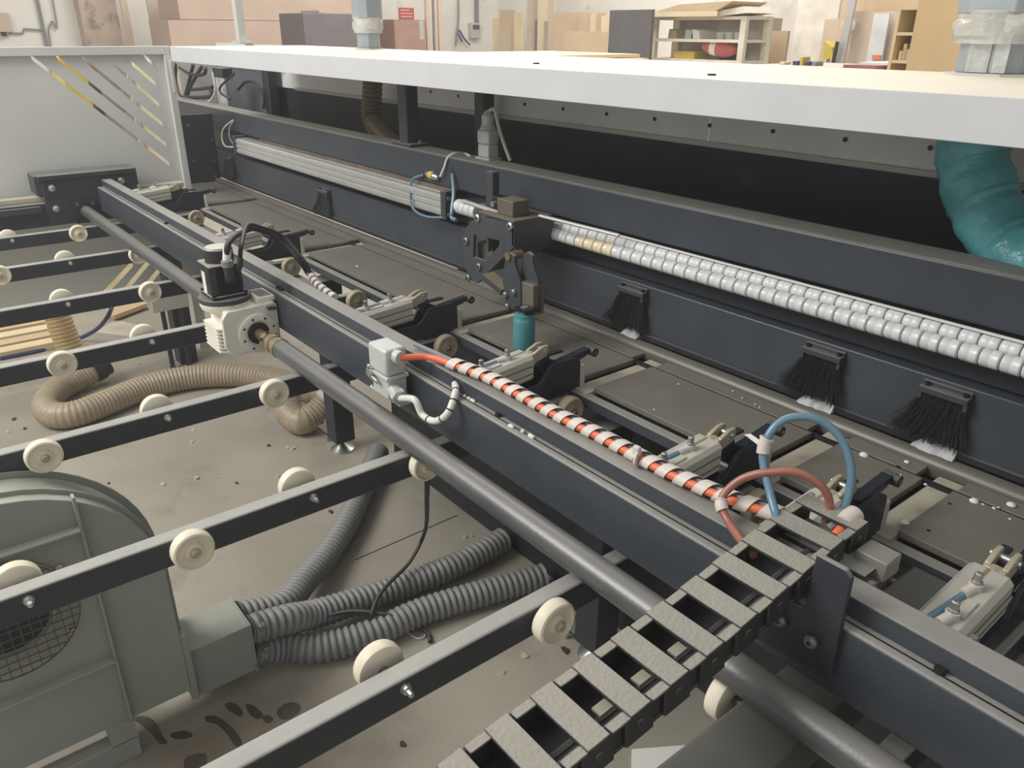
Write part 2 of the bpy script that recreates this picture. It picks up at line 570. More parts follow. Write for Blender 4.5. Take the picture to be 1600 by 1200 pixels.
# rounded lip along the cut line
prof = [(1.752, 0.955), (1.752, 0.982), (1.760, 0.994), (1.772, 1.000), (1.784, 1.000), (1.79, 0.955)]
LIP = mat('cut_line_lip', (92, 89, 83), 0.38, 0.2, dust=0.25, dustrgb=(140, 136, 126), var=0.15, vscale=4)
MB().prism([(-5.33, y, z) for y, z in prof], (6.33, 0, 0)).build('lip', LIP, t, angle=50)
for lx in (-3.19, -1.40):
    lg = MB().box(lx - 0.05, lx + 0.05, 1.43, 1.53, 0.06, 0.88).build('leg', STEEL2, t, bevel=0.004)
    MB().lathe((lx, 1.48, 0), (0, 0, 1), [(0, 0.06), (0.008, 0.058), (0.03, 0.02), (0.04, 0.012), (0.065, 0.012)], 20).build('levelling_foot', ZINC, lg)
    MB().box(lx - 0.16, lx - 0.05, 1.43, 1.50, 0.07, 0.082).build('foot_bracket', STEEL2, lg)
    MB().cyl((lx - 0.12, 1.46, 0.0), (lx - 0.12, 1.46, 0.12), 0.008, 10).build('levelling_bolt', ZINC, lg)
# small holes / screws in the plates
for (u, v) in ((1484, 787), (1451, 829), (1404, 742), (1342, 764), (1403, 729)):
    p = PZ(u, v, TZ)
    MB().cyl(p - Vector((0, 0, 0.003)), p + Vector((0, 0, 0.0008)), 0.004, 12).build('screw', BLKBOLT, t)

# ================================================================== PRESSURE BEAM
JAWP = mat('end_plate_navy', (40, 46, 55), 0.5)
t = thing('pressure_beam', 'blue-grey steel pressure beam running along the whole saw line', 'machine beam', (-2.2, 1.85, 0.98))
XL, XR = -6.2, 1.6
MB().box(XL, XR, 1.80, 1.915, 1.318, 1.44).build('upper_box', STEEL, t, bevel=0.008, bseg=3)
MB().box(XL, XR, 1.838, 1.90, 1.18, 1.319).build('recess_plate', STEEL2, t)
MB().box(XL, XR, 1.80, 1.86, 0.998, 1.175).build('lower_plate', mat('painted_steel_clean', (61, 66, 73), 0.40, bump=0.06, bscale=140, var=0.12), t, bevel=0.004)
strip_gaps = [-1.62, -0.955, -0.647]
xs = [XL + 1.0] + sum(([g - 0.035, g + 0.05] for g in strip_gaps), []) + [XR]
for k in range(0, len(xs), 2):
    mb = MB().box(xs[k], xs[k + 1], 1.788, 1.80, 1.002, 1.020)
    mb.build('sealing_strip', BLACKR, t, bevel=0.002)
MB().box(-5.36, -5.34, 1.49, 1.799, 0.96, 1.40).build('end_plate', JAWP, t, bevel=0.003)
for (u, v) in ((293, 196), (332, 218), (303, 252), (334, 252), (336, 275)):
    p = PX(u, v, -5.34)
    MB().cyl(p, p + Vector((0.006, 0, 0)), 0.009, 10).build('bolt', GREYBOLT, t)
for (u, v) in ((365, 186), (707, 268)):
    p = PY(u, v, 1.80)
    MB().cyl(p + Vector((0, 0.004, 0)), p - Vector((0, 0.0012, 0)), 0.011, 14).build('cable_hole', DARKIN, t)

# posts between pressure beam and hood
def post(label, cx, cy, z0, z1, w, d, plate):
    t = thing('hood_post', label, 'post', (cx, cy, z0))
    MB().box(cx - w / 2, cx + w / 2, cy - d / 2, cy + d / 2, z0 + 0.012, z1).build('upright', STEEL, t, bevel=0.004)
    if plate:
        MB().box(cx - 0.075, cx + 0.075, cy - 0.045, cy + 0.045, z0, z0 + 0.013).build('base_plate', STEEL, t, bevel=0.002)
        for sx in (-1, 1):
            MB().cyl((cx + sx * 0.055, cy + 0.02, z0 + 0.013), (cx + sx * 0.055, cy + 0.02, z0 + 0.024), 0.010, 6).build('bolt', GREYBOLT, t)
    else:
        MB().box(cx - w * .7, cx + w * .7, cy - d * .6, cy + d * .6, z0, z0 + 0.012).build('base_plate', STEEL, t)


post('blue-grey square post on a bolted plate beside the brown hose', -3.04, 1.857, 1.44, 1.74, 0.07, 0.06, True)
p = PY(757, 220, 2.12)
post('blue-grey square post behind the upright grey connector', p.x, 2.12, 0.88, 1.74, 0.065, 0.06, False)

# ================================================================== HOOD
SKIRT = mat('skirt_white', (226, 225, 220), 0.5, var=0.05)
HX0, HX1, HY0, HY1 = -4.95, 2.2, 1.478, 2.27
t = thing('hood', 'long white hood with a deep fascia covering the saw line', 'machine hood', (-1.4, 1.9, 1.55))
MB().box(HX0, HX1, HY0, HY0 + 0.004, 1.727, 1.804).build('fascia', WHITE, t, bevel=0.0015)
MB().box(HX0, HX1, HY0 + 0.004, HY1, 1.800, 1.804).build('top_panel', WHITE, t)
MB().box(HX0, HX1, HY0 + 0.004, HY0 + 0.02, 1.727, 1.730).build('fascia_return', WHITE, t)
# rear skirt in two sheets with a seam, and its screws
sk = PY(1107, 210, 2.22).x
MB().box(-6.28, sk - 0.002, 2.22, 2.226, 1.552, 1.80).build('rear_skirt', SKIRT, t)
MB().box(sk + 0.002, HX1, 2.22, 2.226, 1.552, 1.80).build('rear_skirt', SKIRT, t)
MB().box(HX0, HX1, 2.205, 2.222, 1.545, 1.562).build('skirt_edge', WHITEG, t, bevel=0.003)
for (u, v) in ((673, 143), (716, 150), (820, 163), (880, 170), (948, 178), (1023, 186), (1109, 196), (1208, 205), (1321, 218), (1454, 231)):
    p = PY(u, v, 2.219)
    MB().cyl(p, p - Vector((0, 0.003, 0)), 0.007, 10).build('screw', BLKBOLT, t)
# screws and marks lying on the top
for (u, v) in ((838, 100), (1112, 118)):
    p = PZ(u, v, 1.804)
    MB().cyl(p, p + Vector((0, 0, 0.004)), 0.01, 8).build('screw', BLKBOLT, t)
# dark curtain behind the beam
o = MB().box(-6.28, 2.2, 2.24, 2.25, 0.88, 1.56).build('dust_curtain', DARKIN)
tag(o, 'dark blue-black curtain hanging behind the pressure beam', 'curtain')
# frame of the hood at the left end
t = thing('steel_stand', 'blue-grey steel frame carrying the left end of the hood', 'frame', (-4.9, 2.1, 0.9))
pa = PY(424, 150, 2.15)
MB().box(pa.x - 0.05, pa.x + 0.045, 2.12, 2.18, 0.9, 1.78).build('upright', STEEL2, t, bevel=0.004)
MB().box(-6.1, pa.x + 0.1, 2.12, 2.18, 1.70, 1.78).build('header', STEEL2, t, bevel=0.004)
MB().box(-6.32, -6.30, 1.93, 2.21, 0.9, 1.78).build('end_sheet', WHITEG, t)
MB().box(-6.3, pa.x - 0.05, 2.20, 2.21, 0.9, 1.78).build('back_sheet', mat('grey_blue_sheet', (92, 98, 104), 0.6), t)

# cables and actuator seen under the left end of the hood
t = thing('lift_cylinder', 'silver ribbed lifting cylinder under the left end of the hood', 'cylinder', tuple(PY(352, 150, 1.98) * Vector((1, 1, 0)) if False else (PY(352, 150, 1.98).x, 1.98, 1.44)))
cx = PY(350, 140, 1.98).x
MB().box(cx - 0.085, cx + 0.085, 1.95, 2.02, 1.60, 1.66).build('head', STEEL2, t, bevel=0.004)
for k in range(4):
    xx = cx - 0.06 + 0.04 * k
    MB().cyl((xx, 1.97, 1.36), (xx, 1.97, 1.60), 0.016, 12).build('tie_rod', ALU, t)
MB().box(cx - 0.08, cx + 0.08, 1.95, 2.02, 1.32, 1.37).build('foot', STEEL2, t, bevel=0.004)
for k, pts in enumerate(([(276, 98), (274, 125), (284, 150), (300, 152), (330, 150), (328, 135)],
                         [(280, 105), (300, 116), (318, 116), (322, 106)],
                         [(302, 100), (296, 125), (290, 148)], [(315, 105), (300, 130), (292, 150)],
                         [(300, 140), (318, 138), (332, 136)])):
    mb = MB().tube(crv([PY(u, v, 1.93) for u, v in pts], 8), 0.012 if k else 0.014, 8)
    o = mb.build('black_cable', BLACKR)
    tag(o, ['thick black cable sweeping round the corner by the guard edge', 'short black cable sagging under the left end of the hood', 'steep black cable beside the guard edge under the hood',
            'slanting black cable next to the steep one under the hood', 'level black cable below the slanting ones under the hood'][k], 'cable', 'cables under the hood')
mb = MB().tube(crv([PY(u, v, 1.92) for u, v in ((332, 112), (336, 140), (330, 155), (324, 160))], 8), 0.006, 8)
tag(mb.build('white_cable', WHITEC), 'thin white cable hanging beside the silver lifting cylinder', 'cable')
mb = MB().tube(crv([PY(u, v, 1.93) for u, v in ((366, 115), (345, 135), (345, 145), (360, 155))], 8), 0.007, 8)
tag(mb.build('black_cable', BLACKR), 'black cable crossing in front of the silver lifting cylinder', 'cable')
mb = MB().tube(crv([PY(u, v, 2.10) for u, v in ((372, 140), (385, 128), (400, 130), (412, 150), (412, 170))], 8), 0.009, 8)
tag(mb.build('black_cable', BLACKR), 'black cable arching behind the pressure beam next to the frame', 'cable')

# ================================================================== END GUARD with slanted slots
GX = -4.95
t = thing('end_guard', 'large pale grey end guard sheet with slanted light slots', 'guard panel', (GX, 0.6, 0.3))


def gp(u, v):
    p = PX(u, v, GX); return (p.y, p.z)


def slot(u0, v0, u1, v1, w=4.0):
    a = Vector(gp(u0, v0)); b = Vector(gp(u1, v1)); h = 0.018
    return [(a.x, a.y + h), (b.x - 0.006, b.y + h), (b.x + 0.006, b.y - h), (a.x + 0.012, a.y - h)]


holes = [slot(46, 89, 272, 262), slot(86, 89, 267, 232), slot(128, 92, 262, 201), slot(173, 98, 256, 171), slot(195, 91, 251, 138),
         slot(223, 87, 245, 106)]


def slot2(u0, v0, u1, v1):
    a = Vector(gp(u0, v0)); b = Vector(gp(u1, v1)); h = 0.018
    return [(a.x, a.y - h), (b.x, b.y - h), (b.x, b.y + h), (a.x, a.y + h)]


holes += [slot2(160, 462, 207, 412), slot2(186, 465, 233, 408), slot2(226, 450, 250, 420)]
gz0 = 0.40
outer = [(-0.9, gz0), (1.476, gz0), (1.476, 1.806), (-0.9, 1.806)]
inner_top = gp(0, 83)[1]
sh = sheet_with_holes(outer, holes, lambda p: (GX, p[0], p[1]), (-0.003, 0, 0))
sh.build('slotted_sheet', GUARD, t, smooth=False)
MB().box(GX, GX + 0.03, -0.9, 1.476, 1.762, 1.806).build('top_fold', GUARD, t, bevel=0.003)
MB().box(GX, GX + 0.03, 1.44, 1.478, gz0, 1.762).build('side_fold', GUARD, t, bevel=0.003)
MB().box(GX - 0.02, GX - 0.004, gp(209, 150)[0] - 0.012, gp(209, 150)[0] + 0.012, gz0, 1.80).build('stiffener', GUARD, t)
MB().box(GX - 0.09, GX - 0.004, -0.86, -0.80, 0.0, 1.80).build('leg', GUARD, t)
MB().box(GX - 0.09, GX - 0.004, 1.38, 1.44, 0.0, 1.80).build('leg', GUARD, t)
MB().box(GX + 0.031, GX + 0.040, 1.462, 1.480, 1.56, 1.73).build('edge_trim', GUARD, t, bevel=0.002)

# low white box on feet below the guard
p = PX(241, 478, -4.6)
t = thing('white_box', 'small white box on short legs below the end guard', 'box', (-4.55, 1.0, 0.3))
q0 = PZ(240, 490, 0.38); q1 = PZ(298, 480, 0.38)
MB().box(q0.x - 0.12, q0.x, q0.y, q1.y, 0.38, 0.50).build('body', WHITEG, t, bevel=0.004)
for yy in (q0.y + 0.06, q1.y - 0.05):
    MB().cyl((q0.x - 0.04, yy, 0.0), (q0.x - 0.04, yy, 0.38), 0.014, 10).build('leg', STEEL2, t)

# ================================================================== CARRIAGE BEAM
CX0, CX1 = -4.70, 1.3
t = thing('carriage_beam', 'long dark grey carriage beam with a stepped front and dusty top', 'machine beam', (-1.7, 0.96, 1.0))
MB().box(CX0, CX1, 0.921, 0.998, 1.0, 1.124).build('lower_body', STEEL, t, bevel=0.006, bseg=3)
MB().box(CX0, CX1, 0.949, 0.998, 1.1245, 1.159).build('upper_body', STEEL, t, bevel=0.003)
MB().box(CX0, CX1, 0.937, 0.9395, 1.1242, 1.1252).build('joint_line', BLKBOLT, t)
MB().box(CX0, CX1, 0.9985, 1.012, 1.06, 1.135).build('rear_rail', STEEL2, t, bevel=0.003)
for (u, v) in ((265, 349), (435, 450), (442, 453), (779, 650), (1468, 1050)):
    p = PZ(u, v, 1.124)
    if p.y > 0.948: p.y = 0.944
    MB().cyl((p.x, p.y, 1.124), (p.x, p.y, 1.131), 0.008, 12).build('bolt', BLKBOLT, t)
for (u, v) in ((452, 453), (712, 603)):
    p = PY(u, v, 0.949)
    MB().box(p.x - 0.011, p.x + 0.011, 0.9478, 0.9486, 1.127, 1.153).build('cable_opening', DARKIN, t, bevel=0.0)
MB().box(-0.55, -0.41, 0.9985, 1.07, 1.16, 1.165).build('chain_shelf', STEEL2, t)
MB().bar((CX0 + .1, 1.006, 1.139), (CX1, 1.006, 1.139), 0.008, 0.006).build('rear_conduit', GREYW, t)
for xg in (-0.255, -0.175, -0.13, -0.40):
    MB().lathe((xg, 1.004, 1.136), (0, 0, 1), [(0, 0.008), (0.018, 0.008), (0.022, 0.005)], 12).build('clip', DGREY, t)

# left end plate and slide on the guard-side rail
t = thing('end_carriage', 'black bolted end plate joining the carriage beam to its slide', 'bracket', (-4.75, 0.9, 0.94))
MB().box(-4.735, -4.715, 0.668, 0.96, 0.945, 1.175).build('plate', STEEL2, t, bevel=0.003)
MB().box(-4.90, -4.735, 0.64, 1.14, 1.10, 1.20).build('slide_block', DGREY, t, bevel=0.004)
MB().box(-4.735, -4.70, 0.655, 1.13, 1.178, 1.203).build('top_angle', STEEL2, t, bevel=0.003)
MB().box(-4.73, -4.715, 0.96, 1.13, 1.08, 1.18).build('rear_wing', STEEL2, t, bevel=0.003)
for (u, v) in ((81, 294), (88, 326), (189, 282)):
    p = PX(u, v, -4.714)
    MB().lathe(p, (1, 0, 0), [(0, 0.017), (0.006, 0.017), (0.008, 0.012), (0.014, 0.012), (0.016, 0.008)], 14).build('bolt', ZINC, t)
MB().box(-4.715, -4.69, 0.79, 0.90, 0.945, 1.06).build('bearing_block', BLKBOLT, t, bevel=0.004)
for dy in (-0.038, 0.038):
    MB().cyl((-4.69, 0.845 + dy, 1.045), (-4.682, 0.845 + dy, 1.045), 0.008, 8).build('bolt', GREYBOLT, t)
# rail along the guard
t = thing('slide_rail', 'dark steel slide rail running along the end guard', 'rail', (-4.82, 0.2, 0.9))
MB().box(-4.90, -4.74, -0.9, 1.40, 0.94, 1.06).build('beam', STEEL2, t, bevel=0.004)
MB().box(-4.86, -4.80, -0.9, 1.40, 1.061, 1.085).build('guide', RECESS, t, bevel=0.003)
MB().box(-4.74, -4.71, -0.9, 0.64, 1.02, 1.05).build('rack', DGREY, t)
for yy in (-0.6, 1.25):
    MB().box(-4.88, -4.76, yy - 0.05, yy + 0.05, 0.0, 0.94).build('leg', STEEL2, t)

# ================================================================== DRIVE SHAFT, GEARBOX, MOTOR
SY, SZ, SR = 0.845, 1.005, 0.0292
t = thing('drive_shaft', 'long round grey drive shaft running in front of the carriage beam', 'shaft', (-1.7, SY, SZ - SR))
MB().cyl((-4.69, SY, SZ), (-2.60, SY, SZ), SR, 32).build('far_tube', SHAFT, t)
MB().cyl((-2.185, SY, SZ), (1.2, SY, SZ), SR, 36).build('near_tube', SHAFT, t)
cp = MB()
cp.lathe((-2.29, SY, SZ), (1, 0, 0), [(0, 0.024), (0.003, 0.028), (0.022, 0.028), (0.025, 0.022), (0.036, 0.022), (0.039, 0.030), (0.062, 0.030),
                                       (0.064, 0.026), (0.082, 0.026), (0.084, 0.031), (0.105, 0.031)], 28)
cpo = cp.build('coupling', mat('coupling_steel', (150, 138, 112), 0.4, 0.5), t)
for an in (0.4, 1.4, 2.4):
    c = Vector((-2.272, SY - 0.029 * math.cos(an), SZ + 0.029 * math.sin(an)))
    MB().cyl(c, c + Vector((0, -0.003 * math.cos(an), 0.003 * math.sin(an))), 0.006, 8).build('grub_screw', BLKBOLT, cpo)
MB().cyl((-2.37, SY, SZ), (-2.285, SY, SZ), 0.017, 20).build('stub', mat('rusty_stub', (128, 104, 78), 0.45, 0.5), t)

GXF = -2.36
t = thing('gearbox', 'white finned worm gearbox clamped on the drive shaft', 'gearbox', (-2.44, 0.83, 0.935))
fy0, fy1, fz0, fz1 = 0.735, 0.918, 0.945, 1.098
MB().box(GXF - 0.155, GXF - 0.012, fy0 + 0.012, fy1, fz0 + 0.008, fz1).build('housing', GEARW, t, bevel=0.012, bseg=3)
fr = MB()
oct_ = [(fy0 + 0.02, fz0), (fy1 - 0.01, fz0), (fy1, fz0 + 0.02), (fy1, fz1 - 0.012), (fy1 - 0.012, fz1), (fy0 + 0.02, fz1 - 0.004), (fy0, fz1 - 0.03), (fy0, fz0 + 0.03)]
fr.prism([(GXF - 0.016, y, z) for y, z in oct_], (0.012, 0, 0))
fr.build('face_plate', GEARW, t, bevel=0.004)
MB().lathe((GXF - 0.005, SY, SZ), (1, 0, 0), [(0, 0.066), (0.008, 0.064), (0.010, 0.056), (0.010, 0.044), (0.004, 0.036)], 36, caps=False).build('output_flange', GEARW, t)
for k in range(8):
    an = k * math.pi / 4 + 0.3
    c = Vector((GXF + 0.004, SY + 0.052 * math.cos(an), SZ + 0.052 * math.sin(an)))
    MB().cyl(c, c + Vector((0.0022, 0, 0)), 0.004, 8).build('screw_hole', BLKBOLT, t)
MB().lathe((GXF - 0.004, SY, SZ), (1, 0, 0), [(0, 0.036), (0.004, 0.035), (0.007, 0.020)], 28).build('oil_seal', BLACKR, t)
for k in range(7):
    z = fz0 + 0.010 + k * 0.0125
    mb = MB().prism([(GXF - 0.150, fy0 + 0.014, z), (GXF - 0.150, fy0 - 0.012, z), (GXF - 0.03, fy0 - 0.012, z), (GXF - 0.018, fy0 + 0.014, z)], (0, 0, 0.0055))
    mb.build('cooling_fin', GEARW, t)
MB().box(GXF - 0.12, GXF - 0.02, fy1 - 0.06, fy1 + 0.004, fz1 - 0.002, fz1 + 0.016).build('upper_lug', GEARW, t, bevel=0.004)
MB().box(GXF - 0.11, GXF - 0.03, fy1 - 0.045, fy1 - 0.005, fz1 + 0.0155, fz1 + 0.0168).build('lug_pocket', DGREY, t)
for (y, z) in ((fy1 - 0.03, fz1 - 0.015), (fy1 - 0.016, fz1 - 0.017)):
    MB().cyl((GXF - 0.005, y, z), (GXF + 0.012, y, z), 0.007, 10).build('vent_plug', DGREY, t)
MX, MY = -2.452, 0.785
MB().lathe((MX, MY, 1.075), (0, 0, 1), [(0, 0.058), (0.012, 0.075), (0.026, 0.080), (0.034, 0.080)], 36).build('input_collar', GEARW, t)

t = thing('servo_motor', 'black servo motor standing upright on the white gearbox', 'motor', (MX, MY, 1.11))
MB().lathe((MX, MY, 1.109), (0, 0, 1), [(0, 0.081), (0.014, 0.081), (0.016, 0.079)], 40).build('flange_ring', DGREY, t)
w = 0.052
sq = []
for (sx, sy) in ((1, 1), (-1, 1), (-1, -1), (1, -1)):
    c = 0.016
    a = (MX + sx * w, MY + sy * (w - c)); b = (MX + sx * (w - c), MY + sy * w)
    sq += [a, b] if sx * sy > 0 else [b, a]
MB().prism([(x, y, 1.128) for x, y in sq], (0, 0, 0.105)).build('body', BLACKM, t, bevel=0.003)
MB().box(MX - w - 0.004, MX + w + 0.004, MY - w - 0.004, MY + w + 0.004, 1.124, 1.136).build('mount_flange', BLACKM, t, bevel=0.004)
MB().box(MX - w - 0.002, MX + w + 0.002, MY - w - 0.002, MY + w + 0.002, 1.226, 1.234).build('rear_flange', BLACKM, t, bevel=0.004)
MB().lathe((MX, MY, 1.234), (0, 0, 1), [(0, 0.044), (0.040, 0.043), (0.046, 0.038)], 32).build('end_cap', mat('end_cap_black', (40, 42, 44), 0.35, dust=0.95, dustrgb=(206, 201, 190)), t)
MB().box(MX - w - 0.0006, MX - w, MY - 0.03, MY + 0.03, 1.14, 1.21).build('rating_label', LABELW, t)
MB().box(MX - 0.030, MX + 0.000, MY - w - 0.0006, MY - w, 1.135, 1.205).build('rating_label', LABELW, t)
for sx in (-1, 1):
    for sy in (-1, 1):
        MB().cyl((MX + sx * 0.05, MY + sy * 0.05, 1.136), (MX + sx * 0.05, MY + sy * 0.05, 1.142), 0.007, 10).build('bolt', BLKBOLT, t)
# angled cable plugs on the +x side
c1 = Vector((MX + w, MY + 0.005, 1.185))
pl = MB().tube([c1, c1 + Vector((0.022, -0.004, 0.012)), c1 + Vector((0.036, -0.010, 0.034)), c1 + Vector((0.038, -0.012, 0.060))], 0.015, 14)
plo = pl.build('cable_plug', DGREY, t)
MB().lathe(c1 + Vector((0.038, -0.012, 0.052)), (0, -0.05, 1), [(0, 0.018), (0.018, 0.018), (0.022, 0.012)], 14).build('gland_nut', mat('gland', (150, 148, 142), 0.4, 0.4), plo)
c2 = Vector((MX + w - 0.01, MY + 0.035, 1.205))
MB().tube([c2, c2 + Vector((0.02, 0.006, 0.02)), c2 + Vector((0.022, 0.008, 0.045))], 0.009, 12).build('cable_plug', DGREY, t)

m1 = c1 + Vector((0.038, -0.013, 0.074)); m2 = c2 + Vector((0.022, 0.008, 0.045))
MB_ = MB().tube(crv([m1, m1 + Vector((-0.01, 0.02, 0.05)), PZ(380, 362, 1.30), PZ(402, 358, 1.27), PZ(440, 376, 1.22), PZ(470, 410, 1.15), PZ(482, 428, 1.10)], 10), 0.0095, 12)
tag(MB_.build('motor_cable', BLACKR), 'thick black cable arching from the motor plug over the carriage beam', 'cable')
MB_ = MB().tube(crv([m2, m2 + Vector((0.0, 0.01, 0.04)), PZ(386, 353, 1.31), PZ(406, 355, 1.285), PZ(442, 370, 1.235), PZ(472, 404, 1.165), PZ(486, 428, 1.11)], 10), 0.007, 12)
tag(MB_.build('motor_cable', BLACKR), 'thinner black cable arching from the motor top over the carriage beam', 'cable')
m3 = m1
t = thing('cable_ferrule', 'pale plastic sleeve on the motor cable above the plug', 'sleeve', tuple(m1))
MB().tube([m1 + Vector((0, 0.0, -0.004)), m1 + Vector((-0.004, 0.008, 0.03))], 0.0125, 12).build('sleeve', WHITEC, t)
wp = [PZ(u, v, 1.10 + 0.01 * k) for k, (u, v) in enumerate(((484, 426), (494, 442), (505, 452), (518, 462), (531, 471)))]
t = thing('wrapped_cable', 'white wrapped cable bundle continuing behind the carriage beam', 'cable', tuple(wp[0]))
MB().tube(crv(wp, 8), 0.012, 12).build('core', BLACKR, t)
rs = resample(crv(wp, 14), 0.006)
for k in range(0, len(rs) - 8, 11):
    MB().tube(rs[k:k + 8], 0.0145, 12).build('wrap_turn', WRAP, t)

# ================================================================== CONNECTOR BOX ON THE BEAM
t = thing('plug_connector', 'grey heavy-duty plug connector bolted on the beam front with orange cable', 'connector', (-1.60, 0.885, 1.03))
bx0, bx1, by0, by1 = -1.640, -1.552, 0.853, 0.912
UZ = 0.026
MB().box(bx0 - 0.03, bx1 + 0.03, 0.866, 0.920, 1.0560, 1.0620).build('foot_plate', GREYCON, t, bevel=0.002)
MB().box(bx0 + 0.006, bx1 - 0.004, by0 + 0.004, by1, 1.0620, 1.1180).build('lower_housing', GREYCON, t, bevel=0.005)
MB().box(bx0 - 0.002, bx1 + 0.003, by0 - 0.002, by1 + 0.002, 1.1160, 1.1260).build('gasket_rim', GREYCON, t, bevel=0.002)
MB().box(bx0, bx1, by0, by1, 1.1260, 1.1960).build('upper_housing', GREYCON, t, bevel=0.008, bseg=3)
lv = MB().bar((bx0 - 0.002, by0 - 0.006, 1.1140), (bx0 + 0.05, by0 - 0.006, 1.1040), 0.006, 0.010)
lv.bar((bx0 + 0.0, by0 - 0.006, 1.1140), (bx0 + 0.012, by0 - 0.006, 1.1380), 0.006, 0.008)
lv.build('locking_lever', ZINC, t, bevel=0.001)
MB().cyl((bx0 + 0.016, by0 - 0.011, 1.1180), (bx0 + 0.016, by0, 1.1180), 0.010, 12).build('lever_pin', ZINC, t)
for x in (bx0 - 0.018, bx1 + 0.018):
    MB().cyl((x, 0.876, 1.0620), (x, 0.876, 1.0645), 0.007, 10).build('screw', BLKBOLT, t)
MB().cyl((bx1 - 0.004, 0.882, 1.1770), (bx1 + 0.020, 0.884, 1.1775), 0.0165, 18).build('cable_gland', GREYCON, t)
MB().cyl((bx1 - 0.006, 0.874, 1.0880), (bx1 + 0.03, 0.868, 1.0840), 0.018, 12).build('cable_gland', GREYCON, t)
MB().cyl((bx1 + 0.02, 0.870, 1.0850), (bx1 + 0.034, 0.867, 1.0820), 0.021, 6).build('gland_nut', GREYCON, t)

# white looping cable from the lower gland back into the beam
s0 = Vector((bx1 + 0.034, 0.867, 1.082))
lp = [s0, PY(648, 625, 0.87), PY(660, 648, 0.875), PY(680, 658, 0.88), PY(700, 645, 0.89), PY(712, 612, 0.925), PY(711, 600, 0.948)]
rsl = resample(crv(lp, 20), 0.004)
t = thing('loop_cable', 'white wrapped cable looping from the grey connector into the beam', 'cable', tuple(s0))
MB().tube(rsl, 0.0085, 12).build('jacket', WHITEC, t)
for f in (0.42, 0.60, 0.70, 0.78, 0.86):
    k = int(f * len(rsl))
    MB().tube([rsl[k], rsl[k] + (rsl[k + 1] - rsl[k]) * 1.0], 0.0092, 12).build('black_band', BLACKR, t)

# orange cable with spiral wrap along the beam top
op = [Vector((bx1 + 0.016, 0.884, 1.1775)), PZ(668, 558, 1.176), PZ(700, 567, 1.178), PZ(760, 590, 1.176), PZ(812, 618, 1.174), PZ(870, 650, 1.172), PZ(925, 677, 1.172),
      PZ(980, 706, 1.173), PZ(1040, 738, 1.175), PZ(1100, 765, 1.177), PZ(1150, 785, 1.18), PZ(1205, 803, 1.182), PZ(1262, 832, 1.175)]
oc = resample(crv(op, 24), 0.004)
t = thing('orange_cable', 'orange power cable lying along the beam top', 'cable', tuple(op[0]))
MB().tube(oc, 0.0080, 14).build('jacket', ORANGE, t)
gp_ = [p + Vector((0.0, 0.016, 0.0)) for p in oc[int(len(oc) * 0.10):]]
g0 = [PZ(645, 537, 1.168), PZ(690, 556, 1.17)]
for nm, off, r, st, lab in (('grey_cable', (0, 0.0145, 0.001), 0.0060, 0.12, 'grey cable bundled beside the orange cable on the beam top'),
                            ('dark_cable', (0, 0.009, -0.0075), 0.005, 0.2, 'dark grey cable under the orange cable in the spiral wrap')):
    pts = [PZ(648, 538, 1.170), PZ(672, 548, 1.17)] + [p + Vector(off) for p in oc[int(len(oc) * st)::6]]
    tag(MB().tube(crv(pts, 4), r, 10).build(nm, GREYW if nm == 'grey_cable' else DGREY), lab, 'cable')
t = thing('spiral_wrap', 'white spiral wrap wound round the orange and grey cables', 'cable wrap', tuple(op[0]))
center = [p + Vector((0, 0.008, -0.001)) for p in oc]
k = int(len(oc) * 0.125)
pitch = 0.040
arc = 0.0
turn = 0
while k < len(center) - 14:
    # one turn: a helical ribbon over ~ one pitch
    f = k / len(center)
    wfrac = 0.62 if f < 0.35 else 0.50
    mb = MB(); idx = 0; nst = 20
    for q in range(nst + 1):
        fr_ = q / nst
        kk = k + fr_ * 10
        i0 = int(kk); p = center[i0].lerp(center[i0 + 1], kk - i0)
        tg = (center[i0 + 1] - center[i0 - 1]).normalized()
        e1 = tg.cross(Vector((0, 0, 1))).normalized(); e2 = e1.cross(tg)
        an = 2 * math.pi * fr_ - 2.2
        rad = e1 * (math.cos(an) * 0.0175) + e2 * (math.sin(an) * 0.0130)
        hw = tg * (0.0130 if f < 0.3 else 0.0112)
        mb.v += [p + rad - hw, p + rad + hw, p + rad * 1.07 + hw, p + rad * 1.07 - hw]
    for q in range(nst):
        a = q * 4; b = a + 4
        for (i, j) in ((0, 1), (1, 2), (2, 3), (3, 0)):
            mb.f.append((a + i, a + j, b + j, b + i))
    mb.f.append((0, 3, 2, 1)); e = nst * 4; mb.f.append((e, e + 1, e + 2, e + 3))
    mb.build('wrap_turn', WRAP, t)
    k += 10
    turn += 1
p = PZ(995, 706, 1.19)
t2 = thing('cable_tie', 'white cable tie head on the wrapped cables by a gripper', 'cable tie', tuple(p))
MB().box(p.x - 0.007, p.x + 0.007, p.y - 0.005, p.y + 0.005, p.z - 0.006, p.z + 0.012).build('head', WRAP, t2, bevel=0.002)
MB().lathe(p + Vector((0, 0, -0.012)), (1, 0.3, 0), [(0, 0.016), (0.005, 0.016)], 14).build('band', WRAP, t2)

